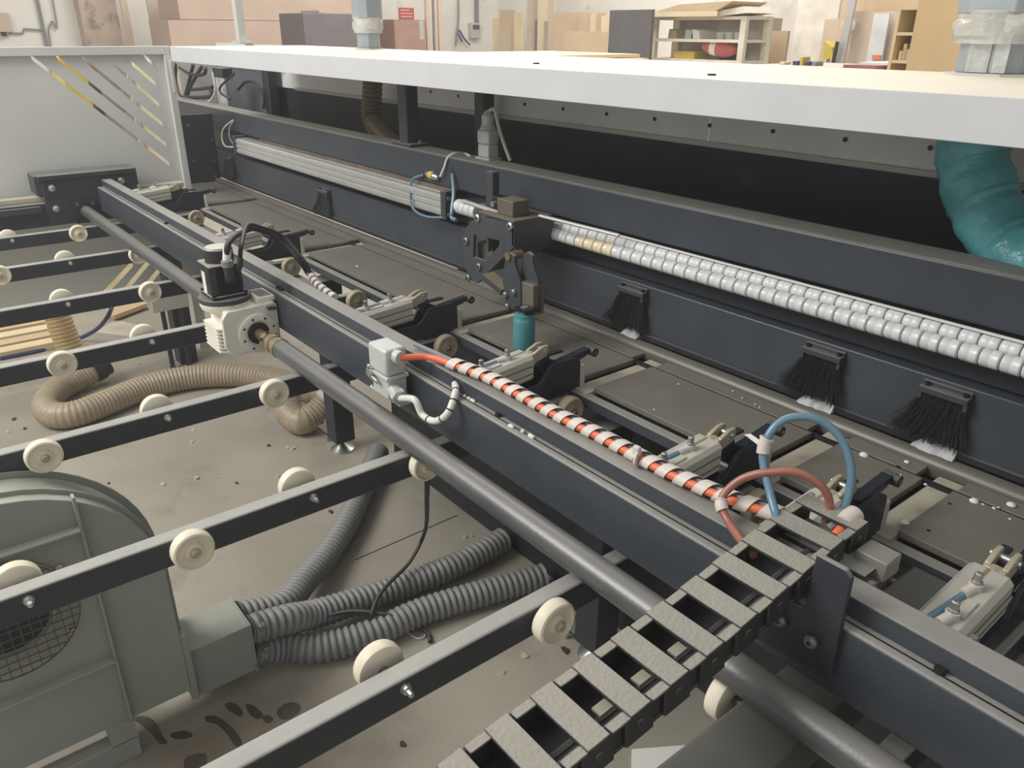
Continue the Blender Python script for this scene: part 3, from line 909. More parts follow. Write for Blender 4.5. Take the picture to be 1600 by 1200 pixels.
# ================================================================== GRIPPERS
def make_gripper():
    t = thing('gripper', '', 'gripper', (0, 1.0, 0.955))
    # origin: x = centre between side plates
    near = [(1.012, 0.958), (1.012, 1.005), (1.226, 1.011), (1.280, 1.011), (1.297, 1.020), (1.319, 1.053), (1.334, 1.061), (1.420, 1.058),
            (1.434, 1.050), (1.438, 1.040), (1.438, 0.958)]
    MB().prism([(0.020, y, z) for y, z in near], (0.010, 0, 0)).build('side_plate', JAW, t, bevel=0.0015)
    far = [(1.012, 0.958), (1.012, 1.000), (1.250, 1.000), (1.303, 1.004), (1.331, 1.050), (1.341, 1.053), (1.346, 1.045), (1.36, 0.99), (1.36, 0.958)]
    MB().prism([(-0.048, y, z) for y, z in far], (0.010, 0, 0)).build('side_plate', JAW, t, bevel=0.0015)
    MB().box(-0.038, 0.020, 1.30, 1.40, 0.957, 0.969).build('floor_plate', JAW, t, bevel=0.001)
    MB().box(0.012, 0.032, 1.4385, 1.456, 0.962, 1.030).build('end_block', mat('pale_block', (196, 192, 180), 0.5), t, bevel=0.003)
    arm = [(1.302, 1.062), (1.316, 1.102), (1.328, 1.100), (1.342, 1.066), (1.379, 1.048), (1.497, 1.062), (1.500, 1.054), (1.476, 1.040),
           (1.38, 1.024), (1.33, 1.018)]
    ar = MB().prism([(-0.018, y, z) for y, z in arm], (0.026, 0, 0)).build('jaw_arm', JAW, t, bevel=0.002)
    MB().box(-0.044, -0.026, 1.35, 1.42, 1.058, 1.064).build('jaw_stop', JAW, t)
    MB().cyl((-0.018, 1.505, 1.050), (0.020, 1.505, 1.050), 0.013, 14).build('jaw_pad', BLACKR, ar)
    MB().cyl((0.019, 1.505, 1.050), (0.0215, 1.505, 1.050), 0.006, 10).build('pad_screw', GREYBOLT, ar)
    # pneumatic cylinder with chamfered edges, tilted a little
    d = Vector((0, 0.245, 0.018)); p0 = Vector((-0.008, 1.020, 1.048))
    hw, hh, c = 0.036, 0.036, 0.009
    prof = [(-hw + c, -hh), (hw - c, -hh), (hw, -hh + c), (hw, hh - c), (hw - c, hh), (-hw + c, hh), (-hw, hh - c), (-hw, -hh + c)]
    cb = MB().prism([p0 + Vector((x, 0, z)) for x, z in prof], d).build('cylinder_body', CYL, t, bevel=0.001)
    gr = MB()
    for dz in (-0.014, 0.008):
        gr.quadbox(p0 + d * 0.5 + Vector((hw + 0.0002, 0, dz)), Vector((0.0006, 0, 0)), d * 0.49, Vector((0, 0, 0.0015)))
    gr.build('side_groove', mat('groove_grey', (96, 92, 84), 0.6), cb)
    tp = MB().quadbox(p0 + d * 0.5 + Vector((-0.004, 0, hh + 0.0002)), Vector((0.003, 0, 0)), d * 0.49, Vector((0, 0, 0.0006)))
    tp.build('top_groove', mat('groove_tan', (138, 126, 104), 0.6), cb)
    MB().quadbox(p0 + d * 0.5 + Vector((0.014, 0, hh + 0.002)), Vector((0.008, 0, 0)), d * 0.10, Vector((0, 0, 0.002))).build('sensor_cover', CYL, cb, bevel=0.001)
    # rod and clevis
    e = p0 + d
    MB().cyl(e + Vector((0, -0.004, 0.016)), e + Vector((0, 0.024, 0.018)), 0.016, 16).build('rod_nose', CLEV, t)
    cv = MB()
    for sx in (-1, 1):
        cv.prism([(-0.008 + sx * 0.014 - 0.005, 1.282, 1.070), (-0.008 + sx * 0.014 - 0.005, 1.282, 1.100), (-0.008 + sx * 0.014 - 0.005, 1.312, 1.112),
                  (-0.008 + sx * 0.014 - 0.005, 1.332, 1.112), (-0.008 + sx * 0.014 - 0.005, 1.336, 1.100), (-0.008 + sx * 0.014 - 0.005, 1.326, 1.080)], (0.010, 0, 0))
    cv.box(-0.026, 0.010, 1.275, 1.292, 1.068, 1.098)
    cvo = cv.build('clevis', CLEV, t, bevel=0.002)
    MB().cyl((-0.032, 1.320, 1.098), (0.016, 1.320, 1.098), 0.007, 12).build('clevis_pin', ZINC, cvo)
    # two push-in fittings and the blue hose between them
    for (y, up) in ((1.200, 0.0), (1.110, -0.005)):
        b = Vector((-0.006 if y > 1.15 else 0.0, y, 1.094 + up))
        ft = MB().cyl(b, b + Vector((0, 0, 0.014)), 0.011, 14).build('air_fitting', WRAP, t)
        MB().lathe(b + Vector((0, 0, 0.014)), (0, 0, 1), [(0, 0.0085), (0.005, 0.0085), (0.006, 0.0065), (0.018, 0.0065), (0.020, 0.004)], 10).build('fitting_screw', ZINC, ft)
        MB().cyl(b + Vector((0, 0.0, 0.007)), b + Vector((-0.006, -0.030, 0.003)), 0.009, 12).build('elbow', WRAP, ft)
    MB().tube(crv([(-0.010, 1.175, 1.097), (-0.016, 1.13, 1.092), (-0.024, 1.07, 1.085), (-0.026, 1.01, 1.07)], 8), 0.006, 10).build('air_hose', BLUEH, t)
    MB().tube(crv([(-0.006, 1.085, 1.090), (-0.008, 1.05, 1.085), (-0.010, 1.01, 1.07)], 8), 0.006, 10).build('air_hose', REDH, t)
    return t


gx = [-4.63, -3.365, -2.125, -1.515, -0.893, -0.612, -0.318]
glab = ['panel gripper on the carriage beam nearest the end guard',
        'panel gripper on the carriage beam behind the black servo motor',
        'panel gripper just behind the grey plug connector, third from the end guard',
        'panel gripper below the teal roller of the aligner',
        'panel gripper standing left of the blue hose loop',
        'panel gripper right behind the mounted end of the cable chain',
        'beige panel gripper farthest along the beam past the cable chain']
g0 = make_gripper()
for i, x in enumerate(gx):
    g = g0 if i == 0 else copy_tree(g0)
    g.location = (x, 1.0, 0.955)
    g['label'] = glab[i]; g['group'] = 'pneumatic panel grippers on the carriage beam'

# ================================================================== CABLE CHAIN
XA, XB = -0.560, -0.453          # chain width
path = [Vector((0, 1.075, 1.203)), Vector((0, 0.98, 1.199)), Vector((0, 0.86, 1.181)), Vector((0, 0.72, 1.160)), Vector((0, 0.55, 1.143)), Vector((0, 0.37, 1.123)),
        Vector((0, 0.2, 1.09)), Vector((0, 0.0, 1.04)), Vector((0, -0.2, 0.97))]
cpath = resample(crv(path, 30), 0.002)
t = thing('cable_chain', 'black dusty plastic cable chain draped from the beam towards the floor', 'cable chain', (-0.506, 0.4, 0.95))
PITCH = 0.0705
stepn = PITCH / 0.002
link_n = int(len(cpath) / stepn)
HCH = 0.047


def clinks(k0, k1):
    a = cpath[int(k0)]; b = cpath[min(int(k1), len(cpath) - 1)]
    return a, b


for i in range(link_n):
    k0 = i * stepn
    a, b = clinks(k0, k0 + stepn)
    tg = (b - a).normalized(); up = Vector((1, 0, 0)).cross(tg)
    if up.z < 0: up = -up
    mb = MB()
    # side walls: an outer and an overlapping inner half, scalloped
    for (x0, sgn) in ((XA, 1), (XB, -1)):
        xa = x0 + sgn * 0.005
        mid = a.lerp(b, 0.38)
        mb.quadbox(Vector((x0 + sgn * 0.004, 0, 0)) + a.lerp(b, 0.30) - up * (HCH / 2), Vector((0.004, 0, 0)), (b - a) * 0.36, up * (HCH / 2))
        mb.quadbox(Vector((x0 + sgn * 0.010, 0, 0)) + a.lerp(b, 0.84) - up * (HCH / 2), Vector((0.003, 0, 0)), (b - a) * 0.26, up * (HCH / 2 * 0.88))
    mb.quadbox(Vector(((XA + XB) / 2, 0, 0)) + a.lerp(b, 0.5) - up * (HCH - 0.003), Vector(((XB - XA) / 2 - 0.004, 0, 0)), (b - a) * 0.50, up * 0.003)
    lk = mb.build('chain_link', CHAINS, t, bevel=0.002, bseg=1)
    # top crossbar
    cb = MB().quadbox(Vector(((XA + XB) / 2, 0, 0)) + a.lerp(b, 0.28) + up * 0.001, Vector(((XB - XA) / 2, 0, 0)), (b - a) * 0.255, up * 0.0035)
    for (x0, sgn) in ((XA, 1), (XB, -1)):
        cb.quadbox(Vector((x0 + sgn * 0.0075, 0, 0)) + a.lerp(b, 0.72) + up * -0.0005, Vector((0.0075, 0, 0)), (b - a) * 0.26, up * 0.0025)
    cb.build('crossbar', CHAIN, lk, bevel=0.0012, bseg=1)
    pn = a.lerp(b, 0.30) - up * (HCH * 0.45)
    MB().cyl(Vector((XB, 0, 0)) + pn, Vector((XB + 0.0012, 0, 0)) + pn, 0.008, 12).build('link_pin', CHAIN, lk)
    if i in (5, 6, 7):
        MB().quadbox(Vector((XA + 0.062, 0, 0)) + a.lerp(b, 0.60) - up * 0.016, Vector((0.008, 0, 0)), (b - a) * 0.16, up * 0.002).build('separator', mat('dusty_separator', (158, 152, 136), 0.7), lk)
inside = [p.copy() for p in cpath[20::12]]
for (x, dz, r, m, lab) in ((XB - 0.024, -0.036, 0.006, REDH, 'red-brown hose running inside the cable chain'),
                           (XB - 0.036, -0.044, 0.0055, GREYW, 'light grey cable inside the cable chain beside the red-brown hose'),
                           (XB - 0.014, -0.042, 0.005, GREYW, 'grey cable inside the cable chain by its outer wall'),
                           (XB - 0.050, -0.044, 0.006, BLACKR, 'black cable in the middle of the cable chain')):
    tag(MB().tube([Vector((x, p.y, p.z + dz)) for p in inside], r, 8).build('chain_cable', m), lab, 'cable')

# bracket plate carrying the chain
t = thing('chain_bracket', 'dark steel bracket plate bolted to the beam front under the chain', 'bracket', (-0.46, 0.914, 1.02))
MB().prism([(x, 0.909, z) for x, z in ((-0.535, 1.022), (-0.388, 1.060 - 0.02), (-0.390, 1.215), (-0.40, 1.225), (-0.445, 1.225), (-0.447, 1.125), (-0.535, 1.11))], (0, 0.010, 0)).build('plate', STEEL2, t, bevel=0.002)
MB().box(-0.55, -0.40, 0.955, 1.075, 1.139, 1.146).build('shelf', STEEL2, t)
MB().box(-0.445, -0.395, 1.03, 1.075, 1.146, 1.180).build('clamp_block', mat('clamp_grey', (142, 138, 128), 0.5, 0.2), t, bevel=0.002)
for (u, v) in ((1222, 967), (1270, 1000)):
    p = PY(u, v, 0.909)
    bo = MB().lathe(p, (0, -1, 0), [(0, 0.0085), (0.003, 0.0105), (0.008, 0.0105), (0.012, 0.007)], 16).build('button_bolt', GREYBOLT, t)
    MB().cyl(p + Vector((0, -0.0125, 0)), p + Vector((0, -0.0118, 0)), 0.004, 6).build('hex_socket', BLKBOLT, bo)

# orange stub with white sleeve leaving the chain head
t = thing('sleeve_stub', 'orange cable end in a white sleeve at the head of the chain', 'cable', tuple(PZ(1310, 825, 1.2)))
q = [PZ(1306, 838, 1.185), PZ(1318, 824, 1.195), PZ(1338, 806, 1.198)]
MB().tube(q, 0.009, 12).build('orange_core', ORANGE, t)
MB().tube([q[0] + Vector((-0.018, 0.01, 0.0)), q[1] + Vector((-0.014, 0.006, 0.0)), q[2]], 0.007, 10).build('grey_core', GREYW, t)
MB().tube([q[1] + Vector((-0.004, 0.004, 0)), q[2] + Vector((-0.004, 0, 0))], 0.0165, 18).build('sleeve', WRAP, t)

# blue and red-brown air hose loops
def loop(pts, r, m, name, label, band):
    c = crv([PY(u, v, y) for u, v, y in pts], 12)
    t = thing(name, label, 'hose', tuple(c[0]))
    MB().tube(c, r, 14).build('tube', m, t)
    k = band
    MB().tube(c[k:k + 9], r * 1.55, 14).build('hose_joiner', WRAP, t)
    MB().tube(c[k + 8:k + 10], r * 1.8, 14).build('joiner_ring', WRAP, t)
    return t


BLUE_LOOP = loop([(1217, 818, 0.985), (1212, 803, 0.985), (1203, 770, 1.0), (1192, 715, 1.02), (1200, 682, 1.03), (1222, 658, 1.05), (1255, 651, 1.07), (1290, 662, 1.09), (1318, 692, 1.10),
      (1330, 735, 1.10), (1324, 780, 1.09), (1302, 820, 1.06)], 0.0068, BLUEH, 'blue_hose', 'blue air hose standing in a tall loop above the chain head', 38)
loop([(1178, 868, 0.905), (1156, 842, 0.925), (1138, 815, 0.945), (1127, 790, 0.955), (1133, 770, 0.97), (1160, 748, 0.99), (1200, 738, 1.01), (1245, 738, 1.03), (1282, 758, 1.05),
      (1296, 785, 1.06), (1290, 815, 1.06)], 0.0068, REDH, 'red_brown_hose', 'red-brown air hose looping low over the chain head', 32)
MB().prism([PY(1163, 679, 1.03), PY(1172, 678, 1.03), PY(1192, 692, 1.03), PY(1189, 699, 1.03)], (0, 0.0015, 0)).build('white_tag', PAPER, BLUE_LOOP)

# ================================================================== BRUSHES
def make_brush():
    t = thing('strip_brush', '', 'brush', (0, 1.80, 1.0))
    MB().box(-0.055, 0.055, 1.772, 1.7995, 1.140, 1.156).build('holder', DGREY, t, bevel=0.002)
    MB().box(-0.055, 0.055, 1.790, 1.7995, 1.150, 1.166).build('back_lip', DGREY, t, bevel=0.0015)
    for sx in (-1, 1):
        MB().box(sx * 0.051 - 0.004, sx * 0.051 + 0.004, 1.774, 1.7995, 1.125, 1.142).build('end_tab', DGREY, t)
        MB().cyl((sx * 0.043, 1.786, 1.156), (sx * 0.043, 1.786, 1.164), 0.006, 8).build('screw', BLKBOLT, t)
    mb = MB()
    rnd = random.Random(3)
    for k in range(520):
        x = rnd.uniform(-0.048, 0.048); y = rnd.uniform(1.778, 1.796)
        spread = x * 0.55 + rnd.gauss(-0.016, 0.016)
        L = rnd.uniform(0.085, 0.118)
        out = rnd.uniform(0.0, 0.030)
        p0 = Vector((x, y, 1.142)); p1 = Vector((x + spread * 0.45, y - out * 0.35, 1.142 - L * 0.55)); p2 = Vector((x + spread, y - out, 1.142 - L))
        i = len(mb.v); w_ = 0.0008
        for p in (p0, p1, p2):
            mb.v += [p + Vector((-w_, 0, 0)), p + Vector((w_, 0, 0)), p + Vector((0, -w_ * 1.4, 0))]
        for j in (0, 3):
            for (a, b) in ((0, 1), (1, 2), (2, 0)):
                mb.f.append((i + j + a, i + j + b, i + j + 3 + b, i + j + 3 + a))
    br = mb.build('bristles', BRIST, t)
    br['kind'] = 'stuff'
    return t


br0 = make_brush()
blab = ['black strip brush under the roller track, nearest the aligner arm', 'black strip brush above the blue hose loop, between two others',
        'black strip brush farthest from the aligner arm along the pressure beam', 'black strip brush low on the pressure beam beneath the aluminium cylinder',
        'black strip brush in the dark corner by the end guard']
for i, x in enumerate((-1.625, -0.96, -0.652, -3.78, -5.10)):
    b = br0 if i == 0 else copy_tree(br0)
    b.location = (x, 1.80, 1.0 if i != 3 else 0.99)
    b['label'] = blab[i]; b['group'] = 'strip brushes on the pressure beam'
# torn pale film under three brushes
rnd = random.Random(5)
for i, x in enumerate((-1.62, -0.955, -0.647)):
    w_ = 0.035 if i == 0 else 0.05
    mb = MB()
    n = 9
    for k in range(n):
        f = k / (n - 1); xx = x - w_ + 2 * w_ * f
        hgt = 0.004 + 0.045 * (1 - abs(f - 0.6) * 1.7) + rnd.uniform(-0.006, 0.006)
        mb.v += [Vector((xx, 1.772 + rnd.uniform(-.004, .004), 1.001)), Vector((xx, 1.788, 1.001 + max(0.004, hgt))), Vector((xx, 1.7995, 1.001))]
    for k in range(n - 1):
        a = k * 3; b = a + 3
        for (i_, j_) in ((0, 1), (1, 2), (2, 0)): mb.f.append((a + i_, a + j_, b + j_, b + i_))
    mb.f.append((0, 1, 2)); mb.f.append((n * 3 - 3, n * 3 - 1, n * 3 - 2))
    tag(mb.build('dust_heap', mat('dust_heap_grey', (186, 186, 188), 0.85, var=0.08), smooth=False), ['small grey-white heap of dust under the brush nearest the aligner', 'torn heap of grey-white dust under the brush above the blue loop',
                                      'heap of grey-white dust under the last brush of the row'][i], 'dust')

# ================================================================== ROLLER TRACK + LINEAR CYLINDER
t = thing('roller_track', 'double row of white rollers along the pressure beam', 'roller track', (-0.8, 1.78, 1.20))
rsrc = None
RP = 0.0425
for row, (yy, zz, r, off) in enumerate(((1.775, 1.2625, 0.0205, 0.0), (1.8085, 1.2825, 0.018, RP / 2))):
    n = int((0.35 + 2.02) / RP)
    src = None
    for k in range(n):
        x = -2.02 + off + k * RP
        yellow = row == 0 and 4 <= k <= 7
        if src is None:
            w2 = RP / 2 - 0.0012
            src = MB().lathe((-w2, 0, 0), (1, 0, 0), [(0, r * 0.55), (0.0008, r * 0.9), (0.003, r), (w2 - 0.001, r), (w2, r * 0.965), (w2 + 0.001, r), (2 * w2 - 0.003, r),
                                                  (2 * w2 - 0.0008, r * 0.9), (2 * w2, r * 0.55)], 20).build('roller', WROLL, t, local=True, angle=40)
            c = src
        else:
            c = dup_mesh(src, (0, 0, 0), t)
        c.location = Vector((x, yy, zz)) - ROOT[t.name]
        if yellow:
            c.data = c.data.copy(); c.data.materials[0] = CREAMR
for (yy, zz) in ((1.775, 1.2625), (1.8085, 1.2825)):
    MB().cyl((-2.45, yy, zz), (0.4, yy, zz), 0.010, 10).build('roller_axle', GREYBOLT, t)
MB().box(-2.1, 0.45, 1.803, 1.8065, 1.303, 1.309).build('guide_strip', WROLL, t)
for k in range(4):
    c = dup_mesh(rsrc or src, (0, 0, 0), t)
    c.location = Vector((-2.545 + 0.034 * k, 1.775, 1.265)) - ROOT[t.name]
    c.scale = (0.8, 1.6, 1.6)

t = thing('linear_cylinder', 'long ribbed aluminium cylinder mounted along the pressure beam', 'pneumatic cylinder', (-3.7, 1.77, 1.21))
pz = [(1.835, 1.215), (1.752, 1.215), (1.748, 1.222), (1.748, 1.236), (1.754, 1.239), (1.754, 1.245), (1.748, 1.248), (1.748, 1.262), (1.754, 1.265), (1.754, 1.271),
      (1.748, 1.274), (1.748, 1.290), (1.756, 1.298), (1.775, 1.300), (1.777, 1.292), (1.785, 1.292), (1.787, 1.300), (1.835, 1.300)]
MB().prism([(-4.84, y, z) for y, z in pz], (2.20, 0, 0)).build('profile', ALU, t, angle=20)
MB().box(-2.64, -2.605, 1.742, 1.84, 1.205, 1.318).build('end_head', DGREY, t, bevel=0.003)
MB().box(-4.875, -4.84, 1.742, 1.84, 1.205, 1.312).build('end_head', DGREY, t, bevel=0.003)
for z in (1.225, 1.29):
    MB().cyl((-2.605, 1.757, z), (-2.598, 1.757, z), 0.008, 8).build('bolt', ZINC, t)
    MB().cyl((-4.884, 1.757, z), (-4.875, 1.757, z), 0.008, 8).build('bolt', ZINC, t)
MB().cyl((-2.605, 1.775, 1.262), (-2.35, 1.775, 1.262), 0.009, 12).build('piston_rod', ALU, t)
MB().box(-4.6, -2.65, 1.801, 1.838, 1.301, 1.315).build('dirty_ledge', mat('dirty_ledge', (96, 84, 72), 0.7, var=0.3, vscale=9, dust=0.3), t)

# thin air lines, valve and cables by the cylinder ends
pts = [PY(u, v, y) for u, v, y in ((662, 273, 1.79), (645, 280, 1.775), (641, 300, 1.75), (645, 325, 1.73), (665, 338, 1.735), (693, 340, 1.745))]
tag(MB().tube(crv(pts, 10), 0.005, 8).build('blue_air_line', BLUEH), 'thin blue air line looping down beside the aluminium cylinder', 'hose')
pts = [PY(u, v, y) for u, v, y in ((707, 272, 1.795), (709, 300, 1.77), (706, 330, 1.74), (706, 340, 1.735), (713, 344, 1.735))]
tag(MB().tube(crv(pts, 10), 0.008, 8).build('blue_air_line', BLUEH), 'blue air line hanging from the hole by the cylinder end', 'hose')
pts = [PY(688, 276, 1.785), PY(694, 262, 1.79), PY(700, 246, 1.80), PY(712, 239, 1.83), PZ(726, 240, 1.445), PZ(735, 244, 1.442)]
tag(MB().tube(crv(pts, 10), 0.005, 8).build('white_air_line', WHITEC), 'thin white line rising from the small valve over the beam edge', 'hose')
p = PY(675, 275, 1.785)
t = thing('flow_valve', 'small silver and yellow flow valve in the air line', 'valve', tuple(p))
MB().lathe(p + Vector((-0.045, 0, 0.004)), (1, 0, -0.05), [(0, 0.006), (0.01, 0.012), (0.03, 0.015), (0.055, 0.015), (0.08, 0.012), (0.09, 0.006)], 14).build('body', ZINC, t)
MB().lathe(p + Vector((-0.012, 0, 0.0035)), (1, 0, -0.05), [(0, 0.0158), (0.025, 0.0158)], 14).build('yellow_band', YELLOW, t)
pts = [PY(365, 187, 1.798), PY(350, 200, 1.77), PY(347, 215, 1.76), PY(352, 228, 1.755), PY(366, 230, 1.75)]
tag(MB().tube(crv(pts, 10), 0.005, 8).build('thin_cable', WHITEC), 'thin pale cable curling round the left end of the cylinder', 'cable')
pts = [PY(366, 188, 1.798), PY(359, 200, 1.77), PY(359, 215, 1.755), PY(366, 228, 1.75)]
tag(MB().tube(crv(pts, 10), 0.005, 8).build('thin_cable', GREYW), 'thin grey cable dropping to the left end of the cylinder', 'cable')

# ================================================================== ALIGNER ARM
t = thing('aligner_arm', 'dark steel aligner arm with bolted plates hanging from the roller track', 'aligner arm', (-2.05, 1.6, 1.0))


def ap(u, v, y=1.60):
    p = PY(u, v, y); return (p.x, p.z)


AFR = mat('aligner_steel', (62, 66, 70), 0.45, dust=0.8, dustrgb=(132, 120, 100), bump=0.08)
op_ = [ap(*q) for q in ((753, 338), (805, 349), (806, 372), (806, 385), (748, 442), (736, 436), (729, 408), (727, 362), (738, 345))]
hole = [ap(*q) for q in ((743, 366), (783, 375), (783, 383), (762, 408), (742, 401))]
sheet_with_holes(op_, [hole], lambda p: (p[0], 1.592, p[1]), (0, 0.012, 0)).build('front_plate', AFR, t, smooth=False)
xa, za = ap(806, 349); xb, zb = ap(753, 338)
MB().prism([(xa, 1.592, za), (xa, 1.76, za), (xa, 1.76, za - 0.09), (xa, 1.66, za - 0.13), (xa, 1.592, za - 0.075)], (-0.012, 0, 0)).build('side_cheek', AFR, t, bevel=0.002)
MB().prism([(xb + 0.03, 1.604, za), (xb + 0.03, 1.76, za), (xb + 0.03, 1.76, za - 0.09), (xb + 0.03, 1.604, za - 0.13)], (-0.012, 0, 0)).build('side_cheek', AFR, t, bevel=0.002)
zt_ = (za + zb) / 2
MB().box(xb - 0.01, xa, 1.590, 1.76, za - 0.001, za + 0.008).build('top_plate', AFR, t, bevel=0.002)
bx = ap(785, 335)[0]
MB().box(bx - 0.055, bx + 0.03, 1.62, 1.69, za + 0.008, za + 0.060).build('top_block', mat('aligner_block', (92, 86, 78), 0.5, dust=0.7, dustrgb=(126, 112, 92)), t, bevel=0.003)
x1 = ap(742, 320)[0]
MB().box(x1 - 0.018, x1 + 0.022, 1.66, 1.69, za, za + 0.13).build('sensor_post', DGREY, t, bevel=0.002)
MB().box(x1 + 0.03, x1 + 0.075, 1.65, 1.69, za + 0.01, za + 0.055).build('sensor', BLKBOLT, t, bevel=0.003)
MB().cyl((x1 + 0.052, 1.65, za + 0.03), (x1 + 0.052, 1.635, za + 0.03), 0.010, 10).build('sensor_nut', ZINC, t)
MB().cyl((xa - 0.35, 1.64, za + 0.012), (xa - 0.13, 1.64, za + 0.004), 0.008, 10).build('adjusting_rod', ALU, t)
MB().cyl((xa, 1.70, za + 0.012), (xa + 0.32, 1.75, za + 0.0), 0.006, 10).build('adjusting_rod', ALU, t)
for (u, v) in ((750, 340), (801, 353), (732, 376), (752, 416), (735, 434)):
    x, z = ap(u, v)
    bo = MB().lathe((x, 1.592, z), (0, -1, 0), [(0, 0.014), (0.006, 0.014), (0.009, 0.010)], 12).build('bolt', GREYBOLT if v > 360 else ZINC, t)
    MB().cyl((x, 1.583, z), (x, 1.5815, z), 0.005, 6).build('hex_socket', BLKBOLT, bo)
# inner damper block seen through the opening
x, z = ap(768, 396, 1.66)
MB().box(x - 0.045, x + 0.045, 1.63, 1.70, z - 0.05, z + 0.04).build('damper', mat('damper', (92, 86, 80), 0.5), t, bevel=0.004)
# swinging link
LY = 1.487
lk = [ap(u, v, LY) for u, v in ((793, 397), (800, 394), (806, 400), (806, 412), (815, 440), (816, 488), (793, 479), (792, 462), (787, 440), (790, 415))]
lnk = MB().prism([(x, LY - 0.006, z) for x, z in lk], (0, 0.012, 0)).build('swing_link', AFR, t, bevel=0.002)
lk2 = [(x + 0.055, z + 0.01) for x, z in lk]
MB().prism([(x, LY + 0.02, z) for x, z in lk2], (0, 0.012, 0)).build('swing_link', AFR, t, bevel=0.002)
x0, z0 = ap(817, 441, LY); x1_, z1_ = ap(817, 488, LY)
MB().box(x0 - 0.02, x0 + 0.05, LY + 0.0, LY + 0.045, z1_, z0).build('spacer_block', mat('spacer_steel', (118, 112, 102), 0.45, 0.3), t, bevel=0.002)
x, z = ap(797, 400, LY)
MB().cyl((x, LY - 0.012, z), (x, LY + 0.045, z), 0.013, 16).build('pivot_pin', mat('pivot_brass', (140, 118, 92), 0.4, 0.4), t)
for (u, v) in ((806, 456), (793, 460), (796, 478)):
    x, z = ap(u, v, LY)
    MB().lathe((x, LY - 0.006, z), (0, -1, 0), [(0, 0.011), (0.007, 0.011), (0.010, 0.007)], 10).build('bolt', GREYBOLT, t)
# brace from plate to link
a = ap(770, 420, 1.56); b = ap(792, 455, 1.56)
MB().bar((a[0] - 0.03, 1.56, a[1] - 0.03), (b[0], 1.56, b[1]), 0.02, 0.05, up=(0, 1, 0)).build('brace', AFR, t)
# teal roller
rc = PZ(818.5, 545, 0.986)
t.location = t.location
MB().cyl((rc.x, rc.y, 0.984), (rc.x, rc.y, 0.992), 0.031, 24).build('roller_core', BLACKR, t)
tr = MB().lathe((rc.x, rc.y, 0.990), (0, 0, 1), [(0, 0.0325), (0.004, 0.034), (0.092, 0.034), (0.095, 0.033), (0.098, 0.031), (0.112, 0.031), (0.114, 0.026)], 28).build('teal_roller', TEAL, t)
MB().cyl((rc.x, rc.y, 1.10), (rc.x, rc.y, 1.125), 0.012, 12).build('roller_spindle', ZINC, t)
MB().box(rc.x - 0.024, rc.x + 0.03, rc.y - 0.02, LY + 0.01, 1.112, 1.122).build('roller_mount', BLKBOLT, t)

# upright grey plug on the beam top
p = PZ(763, 248, 1.44)
t = thing('upright_connector', 'grey cable connector standing upright on the pressure beam', 'connector', (p.x, p.y, 1.44))
MB().box(p.x - 0.045, p.x + 0.045, p.y - 0.03, p.y + 0.03, 1.44, 1.447).build('foot', GREYCON, t)
MB().box(p.x - 0.034, p.x + 0.034, p.y - 0.026, p.y + 0.026, 1.447, 1.495).build('lower_housing', GREYCON, t, bevel=0.005)
MB().box(p.x - 0.037, p.x + 0.037, p.y - 0.028, p.y + 0.028, 1.495, 1.55).build('upper_housing', GREYCON, t, bevel=0.009)
MB().lathe((p.x - 0.002, p.y, 1.55), (0, 0, 1), [(0, 0.032), (0.012, 0.027), (0.016, 0.024), (0.05, 0.024), (0.058, 0.017), (0.068, 0.010)], 16).build('gland', GREYCON, t)
pc = crv([(p.x, p.y, 1.615), (p.x + 0.035, p.y + 0.005, 1.622), (p.x + 0.055, p.y + 0.01, 1.56), (p.x + 0.075, p.y + 0.02, 1.50), (p.x + 0.10, p.y + 0.03, 1.442)], 8)
MB().tube(pc, 0.007, 10).build('cable', GREYCON, t)

# ================================================================== HOSES UNDER THE HOOD
def corrugated(pts, r, amp, pitch, m, name, label, seg=18, n=12):
    c = resample(crv(pts, n), pitch / 4)
    mb = MB().tube(c, lambda k: r * (1 + amp * (1, 0.35, -1, 0.35)[k % 4]), seg)
    return tag(mb.build(name, m, angle=60), label, 'hose')


hp = [PY(u, v, y) for u, v, y in ((578, 100, 2.06), (578, 150, 2.06), (580, 175, 2.05), (590, 195, 2.02), (608, 215, 1.98))]
h3 = [Vector((hp[1].x, 2.08, 1.80)), Vector((hp[1].x, 2.08, 1.66)), PY(581, 180, 2.08), PY(592, 203, 2.06), PY(618, 228, 2.04), PY(650, 250, 2.02)]
corrugated(h3, 0.048, 0.09, 0.022, BHOSE2, 'spiral_hose', 'brown spiral hose dropping from the hood to behind the pressure beam')
tp = [PY(1522, 215, 2.03), PY(1520, 255, 2.03), PY(1535, 310, 2.02), PY(1560, 360, 2.0), PY(1600, 405, 1.97), PY(1660, 440, 1.95)]
tp = [Vector((tp[0].x, 2.03, 1.80))] + tp
c = resample(crv(tp, 14), 0.012)
rr = random.Random(9); offs = [rr.uniform(-0.05, 0.05) for _ in range(len(c))]
mb = MB().tube(c, lambda k: 0.078 * (1 + offs[k]), 22)
tag(mb.build('teal_duct_hose', TEALH), 'teal plastic-wrapped duct hose curving down under the hood', 'hose')

